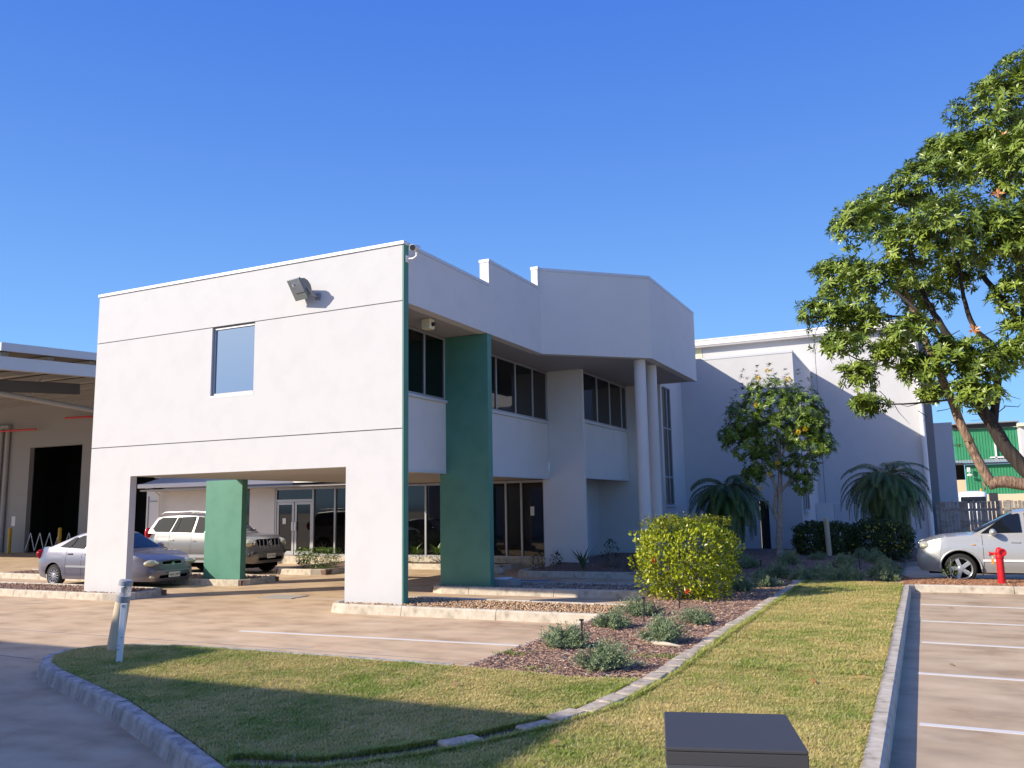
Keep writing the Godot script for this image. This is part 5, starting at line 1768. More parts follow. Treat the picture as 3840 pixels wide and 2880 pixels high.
func garden_y(x: float, z: float) -> float:
	var a := smoothstep(-21.2, -24.0, z)
	var e := smoothstep(0.0, 1.1, garden_right(z) - x)
	var w := smoothstep(0.0, 0.5, x + 10.2)
	return 0.124 + 0.19 * a * e * w + 0.012 * sin(x * 5.1) * sin(z * 4.3) * a


func lawn_and_beds() -> void:
	var g := fill("lawn", LAWN, 0.0, 0.135, "turf_soil", null)
	g.set_meta("kind", "structure")
	g = fill("mulch_bed", BED, 0.0, 0.12, "mulch", null)
	g.set_meta("kind", "structure")
	for q in [[Vector2(-16.12, -24.35), Vector2(-16.12, -20.5), Vector2(-18.0, -20.5), Vector2(-18.0, -24.35)], [Vector2(-11.55, -24.35), Vector2(-11.7, -23.3), Vector2(-15.4, -23.25), Vector2(-15.7, -24.35)]]:
		g = fill("mulch_bed", q, 0.0, 0.14, "mulch", null)
		g.set_meta("kind", "structure")
	# turf: short tufts, green and straw
	var b := MB.new()
	for k in 7:
		var a := TAU * k / 7 + 0.3 * (k % 3)
		var r := 0.004 + 0.012 * ((k * 5) % 7) / 7.0
		var p := Vector3(cos(a) * r, 0, sin(a) * r)
		var out := Vector3(cos(a + 0.8), 0, sin(a + 0.8))
		var h := 0.024 + 0.012 * ((k * 3) % 7) / 7.0
		var s := out.cross(Vector3.UP) * 0.0023
		var mid := p + Vector3.UP * h * 0.6 + out * h * 0.28
		var tip := p + Vector3.UP * h * (0.85 if k % 2 else 1.0) + out * h * 0.85
		b.quad(p - s, p + s, mid + s * 0.8, mid - s * 0.8)
		b.tri(mid - s * 0.8, mid + s * 0.8, tip)
	var tuft := b.mesh(M.grass)
	var f1 := FastNoiseLite.new()
	f1.seed = 31
	f1.frequency = 0.45
	var f2 := FastNoiseLite.new()
	f2.seed = 32
	f2.frequency = 2.2
	var poly := PackedVector2Array(LAWN)
	var buf := PackedFloat32Array()
	for area in [[-10.3, -2.4, -8.6, -4.0, 1.0], [-2.65, -0.5, -9.5, -2.7, 1.0], [-2.65, -0.5, -14.5, -9.5, 0.62], [-2.65, -0.5, -20.5, -14.5, 0.36]]:
		var n := int((area[1] - area[0]) * (area[3] - area[2]) * 5200.0 * area[4])
		for k in n:
			var p := Vector2(rng.randf_range(area[0], area[1]), rng.randf_range(area[2], area[3]))
			if area[0] < -5.0 and p.x > -2.65:
				continue
			if not Geometry2D.is_point_in_polygon(p, poly):
				continue
			var ed := edge_far(p) if p.x > -4.8 and p.x < -2.4 else 1.0
			if ed < 0.105:
				continue
			var t := clampf(0.62 + 0.75 * f1.get_noise_2d(p.x, p.y) + 0.55 * f2.get_noise_2d(p.x, p.y) + rng.randf_range(-0.32, 0.32), 0, 1)
			if ed < 0.2:
				t *= 0.5
			var c := Color(0.24, 0.33, 0.05).lerp(Color(0.66, 0.53, 0.21), t)
			if rng.randf() < 0.06:
				c = Color(0.62, 0.52, 0.28)
			c = c * rng.randf_range(0.8, 1.15)
			var sc := rng.randf_range(0.75, 1.3) * (1.0 if area[4] > 0.9 else 1.35)
			if ed < 0.16:
				sc *= 1.4
			put(buf, Transform3D(Basis(Vector3.UP, rng.randf() * TAU).scaled_local(Vector3(sc, sc * rng.randf_range(0.7, 1.1), sc)), Vector3(p.x, 0.133 + 0.010 * f1.get_noise_2d(p.x * 3.0, p.y * 3.0), p.y)), c)
	scatter("turf", tuft, buf, "mown lawn grass, patchy green and straw coloured")
	# weeds: a few taller tufts along the edging
	buf = PackedFloat32Array()
	for q in [[-2.95, -8.4, 90, 0.16], [-4.7, -9.6, 22, 0.1], [-2.85, -10.0, 45, 0.16], [-3.0, -6.9, 60, 0.16], [-2.85, -19.2, 50, 0.25], [-4.0, -8.75, 14, 0.12]]:
		for k in q[2]:
			var p := Vector2(q[0], q[1]) + Vector2(rng.randfn(0, q[3]), rng.randfn(0, q[3] * 0.6))
			var sc := rng.randf_range(1.0, 1.9)
			put(buf, Transform3D(Basis(Vector3.UP, rng.randf() * TAU).scaled_local(Vector3(sc, sc, sc)), Vector3(p.x, 0.12, p.y)), Color(0.19, 0.27, 0.045) * rng.randf_range(0.8, 1.3))
	scatter("weeds", tuft, buf, "loose green weeds along the paver edging")
	# mulch chips
	b = MB.new()
	b.tri(Vector3(-0.5, 0, -0.5), Vector3(0.45, 0.3, 0.0), Vector3(-0.4, 0.1, 0.5))
	b.tri(Vector3(-0.5, 0, -0.5), Vector3(-0.4, 0.1, 0.5), Vector3(-0.45, 0.6, 0.0))
	b.tri(Vector3(-0.45, 0.6, 0.0), Vector3(-0.4, 0.1, 0.5), Vector3(0.45, 0.3, 0.0))
	b.tri(Vector3(-0.45, 0.6, 0.0), Vector3(0.45, 0.3, 0.0), Vector3(-0.5, 0, -0.5))
	var chip := b.mesh(M.mulch_chip)
	buf = PackedFloat32Array()
	poly = PackedVector2Array(BED)
	for area in [[-4.85, -2.6, -12.0, -8.4, 1500.0], [-4.85, -2.6, -21.0, -12.0, 750.0], [-0.6, 3.2, -21.8, -20.1, 1300.0], [-10.3, 0.0, -34.0, -20.6, 60.0]]:
		var n := int((area[1] - area[0]) * (area[3] - area[2]) * area[4])
		for k in n:
			var p := Vector2(rng.randf_range(area[0], area[1]), rng.randf_range(area[2], area[3]))
			if not Geometry2D.is_point_in_polygon(p, poly) or (p.x < -2.5 and p.x > -2.8 and edge_far(p) < 0.07):
				continue
			var t := rng.randf()
			var c := Color(0.17, 0.092, 0.060).lerp(Color(0.44, 0.285, 0.20), t)
			if rng.randf() < 0.07:
				c = Color(0.62, 0.50, 0.40)
			if p.x > -0.6:
				c = c * Color(1.0, 0.8, 0.62)
			if p.y < -17.0 and p.x < -2.4 and rng.randf() < 0.3:
				c = Color(0.45, 0.30, 0.18)
			var ln := rng.randf_range(0.03, 0.085)
			put(buf, Transform3D(Basis.from_euler(Vector3(rng.randf_range(-0.35, 0.35), rng.randf() * TAU, rng.randf_range(-0.3, 0.3))).scaled_local(Vector3(ln, 0.016, rng.randf_range(0.008, 0.02))), Vector3(p.x, (garden_y(p.x, p.y) if p.y < -20.8 and p.x < -0.75 else 0.122) + rng.randf_range(0.0, 0.014), p.y)), c)
	scatter("mulch_chips", chip, buf, "reddish brown bark mulch chips covering the garden beds")
	# the shaded garden rises gently towards the building
	b = MB.new()
	var rows := []
	for k in 28:
		var z := -20.75 - 0.5 * k
		var row := PackedVector3Array()
		var xl := garden_left(z)
		var xr := garden_right(z)
		for j in 21:
			var x := lerpf(xl, xr, j / 20.0)
			row.append(Vector3(x, garden_y(x, z), z))
		rows.append(row)
	b.grid(rows)
	part("garden_mound", b, M.mulch).set_meta("kind", "structure")
	# pebbles in the islands
	b = MB.new()
	var oct := [Vector3(1, 0.1, 0), Vector3(0.3, 0, 0.95), Vector3(-0.9, -0.1, 0.4), Vector3(-0.6, 0.1, -0.8), Vector3(0.6, -0.05, -0.8)]
	for k in 5:
		b.tri(Vector3(0.1, 0.75, 0), oct[k], oct[(k + 4) % 5])
		b.tri(Vector3(0, -0.7, 0.1), oct[(k + 4) % 5], oct[k])
	for k in b.n.size():
		b.n[k] = (b.n[k] * 0.4 + b.v[k].normalized() * 0.6).normalized()
	var stone := b.mesh(M.pebble)
	buf = PackedFloat32Array()
	for area in [[-10.1, -4.85, -14.6, -13.32, 520.0, 0], [-10.1, -5.2, -18.4, -17.0, 260.0, 1], [-26.0, -16.2, -14.6, -13.45, 330.0, 2], [-26.0, -16.2, -18.4, -17.05, 160.0, 2]]:
		for k in int((area[1] - area[0]) * (area[3] - area[2]) * area[4]):
			var p := Vector2(rng.randf_range(area[0], area[1]), rng.randf_range(area[2], area[3]))
			var t := rng.randf()
			var c := Color(0.34, 0.19, 0.09).lerp(Color(0.62, 0.44, 0.26), t)
			if area[5] == 2:
				c = Color(0.24, 0.13, 0.09).lerp(Color(0.46, 0.30, 0.20), t)
			elif area[5] == 1:
				c = Color(0.26, 0.2, 0.15).lerp(Color(0.5, 0.42, 0.33), t)
			var s := rng.randf_range(0.016, 0.034)
			put(buf, Transform3D(Basis.from_euler(Vector3(rng.randf_range(-0.6, 0.6), rng.randf() * TAU, rng.randf_range(-0.6, 0.6))).scaled_local(Vector3(s, s * 0.7, s * rng.randf_range(0.7, 1.0))), Vector3(p.x, 0.137 + rng.randf_range(0.0, 0.02), p.y)), c)
	scatter("pebbles", stone, buf, "tan and brown pebbles filling the kerbed islands")
	# paver edging between bed and lawn
	var e := ground_node("garden_edging", Vector3(-2.63, 0, -12))
	e.set_meta("label", "row of worn concrete pavers edging the lawn")
	var curve3 := []
	var total := 0.0
	for k in EDGE.size() - 1:
		total += EDGE[k].distance_to(EDGE[k + 1])
	var shapes := []
	for j in 5:
		var pb := MB.new()
		pb.cbox(Vector3(-0.098 - 0.004 * (j % 2), 0.0, -0.175 + 0.012 * j), Vector3(0.098, 0.19, 0.175), 0.014)
		shapes.append(pb.mesh(M.paver))
	var at := 0.0
	while at < total:
		var left := at + 0.19
		var p := EDGE[0]
		var d := Vector2(0, 1)
		for k in EDGE.size() - 1:
			var l: float = EDGE[k].distance_to(EDGE[k + 1])
			d = (EDGE[k + 1] - EDGE[k]).normalized()
			if left <= l:
				p = EDGE[k] + d * left
				break
			left -= l
		var hide: bool = p.y > -6.5 and fmod(at * 1.7, 2.0) > 0.45
		if not hide:
			var pv := MeshInstance3D.new()
			pv.name = numbered("paver", e)
			pv.mesh = shapes[rng.randi() % 5]
			e.add_child(pv)
			pv.position = Vector3(p.x + rng.randf_range(-0.008, 0.008), rng.randf_range(-0.034, -0.012) - (0.006 if p.y > -6.4 else 0.0), p.y) - wpos[e]
			pv.rotation = Vector3(rng.randf_range(-0.02, 0.02), atan2(d.x, d.y) + rng.randf_range(-0.06, 0.06), rng.randf_range(-0.04, 0.04))
		at += 0.372


func dir_rand() -> Vector3:
	var z := rng.randf_range(-1, 1)
	var a := rng.randf() * TAU
	var r := sqrt(1.0 - z * z)
	return Vector3(r * cos(a), z, r * sin(a))


# a whorl of leaves at a twig end
func whorl(b: MB, p: Vector3, axis: Vector3, n: int, ln: float, wd: float, ca: Color, cb: Color) -> void:
	var s := axis.cross(Vector3(0.3, 0.2, 0.93)).normalized()
	var u := axis.cross(s).normalized()
	var base := ca.lerp(cb, rng.randf())
	for k in n:
		var a := TAU * k / n + rng.randf_range(-0.25, 0.25)
		var lift := rng.randf_range(0.05, 0.75)
		var d := ((s * cos(a) + u * sin(a)) + axis * lift).normalized()
		b.col = base.lerp(cb, rng.randf() * 0.5) * rng.randf_range(0.8, 1.15)
		b.leaf(p + axis * rng.randf_range(-0.04, 0.02), d, axis, ln * rng.randf_range(0.75, 1.15), wd * rng.randf_range(0.8, 1.15), rng.randf_range(0.05, 0.3))


func clump(b: MB, m: Vector3, r: Vector3, n: int, leaves: int, ln: float, wd: float, ca: Color, cb: Color) -> void:
	for k in n:
		var d := dir_rand()
		if d.y < -0.35 and rng.randf() < 0.6:
			d.y = -d.y
		var p := m + d * r * pow(rng.randf_range(0.22, 1.0), 0.42)
		whorl(b, p, (d + Vector3(0, 0.55, 0) + dir_rand() * 0.35).normalized(), leaves, ln, wd, ca, cb)


func limb(b: MB, pts: Array, r0: float, r1: float, seg := 9) -> void:
	# a smooth limb through the points, with a little wander
	var c := Curve3D.new()
	for k in pts.size():
		var t: Vector3 = (pts[mini(k + 1, pts.size() - 1)] - pts[maxi(k - 1, 0)]) * 0.2
		c.add_point(pts[k], -t, t)
	var n := maxi(4, int(c.get_baked_length() / 0.16))
	var q := []
	var rr := []
	for k in n + 1:
		var f := float(k) / n
		q.append(c.sample_baked(c.get_baked_length() * f) + dir_rand() * r0 * 0.07)
		rr.append(lerpf(r0, r1, f) * rng.randf_range(0.94, 1.06))
	b.tube(q, rr, seg)


func twigs(b: MB, m: Vector3, r: float, n: int) -> void:
	for k in n:
		var d := dir_rand()
		var a := m + d * r * 0.1
		var e := m + d * r * rng.randf_range(0.6, 1.0)
		b.tube([a, a.lerp(e, 0.5) + dir_rand() * r * 0.12, e], [0.014, 0.009, 0.004], 5, false)


func big_tree() -> void:
	var o := thing("shade_tree", Vector3(2.95, 0.1, -20.95), "large spreading tree with glossy leaves and bare limbs at the right edge", "tree")
	var b := MB.new()
	limb(b, [Vector3(2.95, 0.0, -20.95), Vector3(2.75, 0.9, -20.8), Vector3(2.46, 1.75, -20.5), Vector3(2.09, 2.3, -20.3), Vector3(1.71, 2.83, -20.3), Vector3(1.34, 3.64, -20.3), Vector3(1.15, 4.33, -20.3), Vector3(0.95, 4.99, -20.4), Vector3(0.61, 5.79, -20.5), Vector3(0.26, 6.74, -20.5)], 0.22, 0.045, 14)
	part("trunk", b, M.bark_dark, o)
	b = MB.new()
	limb(b, [Vector3(2.62, 1.55, -20.6), Vector3(2.3, 1.98, -20.2), Vector3(1.89, 2.17, -20.1), Vector3(1.52, 2.25, -20.05), Vector3(1.22, 2.19, -20.05)], 0.135, 0.12, 12)
	part("limb", b, M.bark_pink, o)
	b = MB.new()
	limb(b, [Vector3(1.30, 2.2, -20.05), Vector3(1.20, 2.4, -20.05), Vector3(1.07, 2.75, -20.05), Vector3(0.85, 3.44, -20.1), Vector3(0.68, 4.14, -20.2), Vector3(0.43, 4.92, -20.2), Vector3(0.19, 5.84, -20.3), Vector3(-0.02, 6.59, -20.4), Vector3(-0.3, 7.6, -20.6)], 0.105, 0.04, 12)
	part("limb", b, M.bark_pink, o)
	b = MB.new()
	b.lathe([Vector2(0.0, 0.0), Vector2(0.085, 0.0), Vector2(0.09, 0.03)], 12, Transform3D(Basis(Vector3.BACK, -PI / 2 + 0.2), Vector3(1.135, 2.17, -20.03)))
	part("sawn_stub", b, M.bark_pink, o)
	b = MB.new()
	for q in [
		[[Vector3(1.15, 4.33, -20.3), Vector3(0.75, 5.01, -20.0), Vector3(0.39, 5.64, -19.6), Vector3(-0.2, 6.4, -19.6)], 0.07, 0.03],
		[[Vector3(1.45, 3.4, -20.4), Vector3(1.65, 4.92, -20.4), Vector3(1.30, 5.48, -20.3), Vector3(1.15, 6.09, -20.3), Vector3(1.09, 6.9, -20.2)], 0.09, 0.03],
		[[Vector3(2.3, 2.1, -20.5), Vector3(2.45, 3.6, -20.5), Vector3(2.18, 5.39, -20.3), Vector3(2.06, 5.69, -20.3), Vector3(1.85, 6.06, -20.2), Vector3(1.5, 6.6, -20.0)], 0.13, 0.05],
		[[Vector3(2.2, 5.2, -20.3), Vector3(2.25, 6.6, -20.4), Vector3(2.1, 8.2, -20.6), Vector3(2.3, 10.0, -21.0)], 0.09, 0.03],
		[[Vector3(0.67, 4.02, -20.2), Vector3(0.26, 4.02, -20.4), Vector3(-0.27, 4.03, -20.6), Vector3(-0.85, 4.1, -20.8)], 0.025, 0.012],
		[[Vector3(0.61, 5.79, -20.5), Vector3(-0.2, 6.1, -21.0), Vector3(-1.0, 6.2, -21.2), Vector3(-1.6, 6.4, -21.0)], 0.04, 0.015],
		[[Vector3(0.26, 6.74, -20.5), Vector3(-0.2, 7.6, -21.0), Vector3(-0.5, 8.4, -21.2)], 0.04, 0.015],
		[[Vector3(0.43, 4.92, -20.2), Vector3(-0.2, 5.0, -19.6), Vector3(-0.9, 4.9, -19.5), Vector3(-1.3, 5.1, -19.2)], 0.03, 0.012],
		[[Vector3(1.09, 6.9, -20.2), Vector3(0.9, 8.2, -20.8), Vector3(0.7, 9.2, -21.2)], 0.04, 0.015],
		[[Vector3(2.6, 1.4, -20.7), Vector3(3.3, 3.4, -20.6), Vector3(3.5, 5.5, -20.4), Vector3(3.6, 7.5, -20.4)], 0.13, 0.05]]:
		limb(b, q[0], q[1], q[2], 8)
	part("branches", b, M.bark_dark, o)
	var blobs := [[2.31, 10.60, -21.14, 1.00], [1.62, 9.75, -21.57, 0.90], [2.33, 8.94, -20.63, 1.03], [0.68, 9.20, -21.40, 0.83], [-0.22, 8.84, -21.69, 0.85], [-0.92, 8.26, -20.61, 0.66], [0.92, 7.46, -18.96, 0.90], [1.79, 7.26, -19.34, 0.81], [0.19, 7.13, -19.45, 0.81], [-1.39, 7.18, -21.19, 0.71], [-0.50, 6.69, -20.18, 0.79], [-1.77, 6.27, -21.01, 0.61], [-1.01, 5.98, -21.35, 0.71], [0.46, 6.56, -21.56, 0.70], [1.21, 7.02, -21.21, 0.55], [-0.09, 5.32, -18.93, 0.42], [0.70, 4.74, -19.25, 0.62], [0.09, 4.52, -19.32, 0.38], [1.26, 4.43, -19.34, 0.57], [-1.15, 4.77, -21.28, 0.45], [-1.07, 4.06, -20.91, 0.32], [1.96, 6.07, -19.89, 0.42], [1.92, 4.78, -19.56, 0.38], [1.07, 3.93, -19.17, 0.36], [2.12, 7.02, -19.08, 0.74], [1.21, 10.05, -21.62, 0.62], [2.99, 8.86, -19.96, 1.22], [2.91, 6.81, -19.75, 1.21], [2.74, 5.27, -20.28, 0.9], [3.20, 11.05, -21.33, 1.25], [3.64, 7.73, -20.38, 1.42], [0.40, 4.31, -21.61, 0.25], [-1.34, 5.16, -18.91, 0.40], [-0.43, 4.94, -19.13, 0.30]]
	var tw := MB.new()
	b = MB.new()
	var ca := Color(0.085, 0.15, 0.020)
	var cb := Color(0.25, 0.33, 0.050)
	for q in blobs:
		var m := Vector3(q[0], q[1], q[2])
		var r: float = q[3]
		clump(b, m, Vector3(r, r * 0.82, r), int(40 + 165 * r * r), 9, 0.175, 0.05, ca, cb)
		for k in int(3 + 4 * r):
			var d := dir_rand()
			d.y = absf(d.y) * 0.6
			clump(b, m + d * r * 0.95, Vector3(0.3, 0.2, 0.3), 11, 9, 0.17, 0.048, ca, cb)
		twigs(tw, m, r, int(6 + 8 * r))
	for q in [[1.02, 2.9, -20.1], [0.98, 3.1, -20.0], [0.75, 3.0, -20.1]]:
		whorl(b, Vector3(q[0], q[1], q[2]), Vector3(0, 1, 0.1).normalized(), 9, 0.17, 0.05, ca, cb)
	# orange dead sprays
	for q in [[2.2, 9.7, -20.3], [1.25, 5.45, -20.0], [1.9, 8.2, -19.6]]:
		whorl(b, Vector3(q[0], q[1], q[2]), Vector3(0, 0.4, 0.9).normalized(), 8, 0.15, 0.05, Color(0.45, 0.16, 0.04), Color(0.5, 0.22, 0.08))
	part("crown", b, M.tree_leaf, o)
	# bare twigs hanging below the crown
	for k in 26:
		var p := Vector3(rng.randf_range(-0.9, 1.9), rng.randf_range(3.6, 5.6), rng.randf_range(-20.8, -19.8))
		var e := p + Vector3(rng.randf_range(-0.7, 0.5), rng.randf_range(-0.5, 0.15), rng.randf_range(-0.3, 0.3))
		tw.tube([p, p.lerp(e, 0.5) + dir_rand() * 0.12, e], [0.010, 0.007, 0.003], 5, false)
	part("twigs", tw, M.bark_dark, o).set_meta("kind", "stuff")


func penda_tree() -> void:
	var o := thing("flowering_tree", Vector3(-3.699, 0.300, -24.705), "small tree with yellow flowers, its top sunlit and its lower crown in shade", "tree")
	var b := MB.new()
	limb(b, [Vector3(-3.699, 0.192, -24.705), Vector3(-3.708, 0.822, -24.705), Vector3(-3.645, 1.497, -24.678), Vector3(-3.600, 2.262, -24.660), Vector3(-3.555, 3.072, -24.660), Vector3(-3.600, 4.332, -24.660)], 0.105, 0.03, 12)
	part("trunk", b, M.bark_grey, o)
	b = MB.new()
	for q in [[[Vector3(-3.672, 1.362, -24.687), Vector3(-3.780, 1.722, -24.615), Vector3(-3.708, 2.352, -24.570), Vector3(-4.050, 3.162, -24.480)], 0.065, 0.02], [[Vector3(-3.600, 2.172, -24.660), Vector3(-3.150, 2.712, -24.660), Vector3(-2.610, 3.432, -24.750)], 0.045, 0.015], [[Vector3(-3.573, 2.802, -24.660), Vector3(-4.320, 3.342, -24.840), Vector3(-4.860, 3.702, -24.750)], 0.04, 0.012], [[Vector3(-3.573, 3.072, -24.660), Vector3(-3.060, 3.972, -24.480), Vector3(-2.790, 4.872, -24.480)], 0.035, 0.012]]:
		limb(b, q[0], q[1], q[2], 8)
	part("branches", b, M.bark_grey, o)
	b = MB.new()
	var ca := Color(0.062, 0.115, 0.016)
	var cb := Color(0.17, 0.26, 0.032)
	for q in [[-3.690, 4.692, -24.570, 0.945], [-4.410, 4.332, -24.660, 0.675], [-2.880, 4.422, -24.570, 0.765], [-4.500, 3.612, -24.660, 0.675], [-3.690, 3.792, -24.840, 0.855], [-2.790, 3.522, -24.660, 0.720], [-4.815, 3.837, -24.750, 0.450], [-2.475, 3.387, -24.660, 0.495], [-3.960, 2.982, -24.660, 0.585], [-3.060, 2.802, -24.750, 0.540], [-2.970, 2.397, -24.570, 0.378], [-4.275, 2.667, -24.570, 0.360], [-2.610, 4.017, -24.480, 0.495]]:
		clump(b, Vector3(q[0], q[1], q[2]), Vector3(q[3], q[3] * 0.85, q[3]), int(40 + 190 * q[3] * q[3]), 10, 0.135, 0.042, ca, cb)
	# upright leading shoots above the crown
	for q in [[-4.500, 5.727], [-4.005, 5.772], [-3.645, 5.862], [-3.240, 5.637], [-2.880, 5.547], [-2.565, 5.367], [-4.275, 5.457], [-4.725, 5.142], [-3.465, 5.502]]:
		for k in 5:
			whorl(b, Vector3(q[0] + rng.randf_range(-0.05, 0.05), q[1] - 0.13 * k, -24.55 + rng.randf_range(-0.3, 0.3)), Vector3(0, 1, 0), 9, 0.13 - 0.006 * (4 - k), 0.04, ca, cb)
	part("crown", b, M.tree_leaf, o)
	for q in [[-3.645, 5.547, -24.030], [-3.105, 5.277, -24.030], [-3.960, 4.557, -23.715], [-3.915, 5.367, -24.075], [-2.925, 3.792, -24.030], [-2.745, 3.864, -24.030], [-3.780, 2.667, -24.120], [-3.510, 2.982, -23.940], [-4.050, 2.307, -24.210]]:
		b = MB.new()
		for k in 60:
			var d := dir_rand()
			b.col = Color(0.72, 0.48, 0.02) * rng.randf_range(0.8, 1.15)
			b.leaf(Vector3(q[0], q[1], q[2]) + d * 0.02, d, d.cross(Vector3(0.2, 0.9, 0.3)).normalized(), 0.065, 0.014, 0.0)
		part("flower", b, M.petal, o)


func palm(called: String, label: String, base: Vector3, top: Vector3, reach: float, n: int) -> void:
	var o := thing(called, base, label, "palm", "palms in the shaded garden")
	var b := MB.new()
	limb(b, [base + Vector3(0, -0.05, 0), base.lerp(top, 0.5) + Vector3(0.03, 0, 0), top], 0.10, 0.075, 12)
	part("trunk", b, M.bark_grey, o)
	b = MB.new()
	for k in n:
		var az := TAU * k * 0.381966 + rng.randf_range(-0.15, 0.15)
		var f := float(k) / n
		var lift := lerpf(1.25, -0.95, pow(f, 0.8)) + rng.randf_range(-0.12, 0.12)
		var h := Vector3(cos(az), 0, sin(az))
		var ln := reach * rng.randf_range(0.85, 1.1)
		var pts := []
		var p := top + Vector3(0, 0.1, 0)
		var a := lift
		var seg := 14
		for j in seg + 1:
			pts.append(p)
			p += (h * cos(a) + Vector3.UP * sin(a)) * ln / seg
			a = maxf(a - (0.16 if f < 0.3 else 0.13), -1.5)
		var rr := []
		for j in seg + 1:
			rr.append(lerpf(0.014, 0.003, float(j) / seg))
		var dry: bool = f > 0.9
		b.col = Color(0.10, 0.11, 0.03)
		b.tube(pts, rr, 4, false)
		var steps := 46
		for j in range(5, steps):
			var t := float(j) / steps * seg
			var i := mini(int(t), seg - 1)
			var q: Vector3 = pts[i].lerp(pts[i + 1], t - i)
			var d: Vector3 = (pts[i + 1] - pts[i]).normalized()
			var s := d.cross(Vector3.UP).normalized()
			if s.length() < 0.1:
				s = h.cross(Vector3.UP)
			var u := s.cross(d).normalized()
			var ll := 0.30 * sin(PI * (0.18 + 0.80 * j / steps)) + 0.04
			for sg in [-1.0, 1.0]:
				b.col = Color(0.05, 0.095, 0.018).lerp(Color(0.11, 0.165, 0.035), rng.randf())
				if dry:
					b.col = Color(0.16, 0.12, 0.05)
				b.leaf(q, (s * sg + d * 0.75 + u * 0.12 - Vector3.UP * 0.25).normalized(), u, ll * rng.randf_range(0.9, 1.2), 0.030, 0.25)
	part("fronds", b, M.palm_leaf, o)


func shrub_mesh(sd: int, n: int, h: float, r: float, ln: float, ca: Color, cb: Color) -> MB:
	rng.seed = sd
	var b := MB.new()
	for k in n:
		var a := rng.randf() * TAU
		var t := pow(rng.randf(), 0.6)
		var wob := 0.72 + 0.34 * sin(a * 3.0 + sd) + 0.2 * sin(a * 5.0 + sd * 2.0)
		var e := Vector3(cos(a) * r * t * wob + 0.06, h * (0.8 + 0.25 * sin(a * 2.0 + sd)) * (0.35 + 0.65 * rng.randf()) * sqrt(maxf(0.08, 1.0 - t * t * 0.85)), sin(a) * r * t * 0.9)
		var base := Vector3(cos(a) * r * 0.12 * t, 0.0, sin(a) * r * 0.12 * t)
		var d := (e - base).normalized()
		var c := ca.lerp(cb, rng.randf())
		for j in 9:
			var p := base.lerp(e, 0.45 + 0.58 * j / 8.0)
			for q in 3:
				b.col = c * rng.randf_range(0.75, 1.2)
				b.leaf(p + dir_rand() * 0.012, (d * 0.7 + dir_rand() * 0.85).normalized(), dir_rand(), ln * rng.randf_range(0.7, 1.2), ln * 0.26, 0.1)
	return b


func leaf_mass(b: MB, m: Vector3, r: Vector3, pw: float, n: int, ln: float, wd: float, ca: Color, cb: Color, lump := 0.045) -> void:
	# leaves through the outer skin of a clipped, box-like body (pw: the higher, the squarer)
	for k in n:
		var d := dir_rand()
		var s := pow(pow(absf(d.x), pw) + pow(absf(d.y), pw) + pow(absf(d.z), pw), -1.0 / pw)
		var depth := 1.0 - 0.28 * pow(rng.randf(), 2.2) + lump * (sin(d.x * 9.0 + d.z * 7.0) + 0.8 * sin(d.y * 11.0 + d.x * 5.0) + 0.6 * sin(d.z * 15.0 - d.y * 8.0))
		var p := m + d * s * r * depth
		b.col = ca.lerp(cb, rng.randf()) * rng.randf_range(0.75, 1.15)
		b.leaf(p, (d * 0.6 + dir_rand() * 0.7 + Vector3(0, 0.45, 0)).normalized(), (d + dir_rand() * 0.5).normalized(), ln * rng.randf_range(0.7, 1.2), wd * rng.randf_range(0.8, 1.15), 0.1)


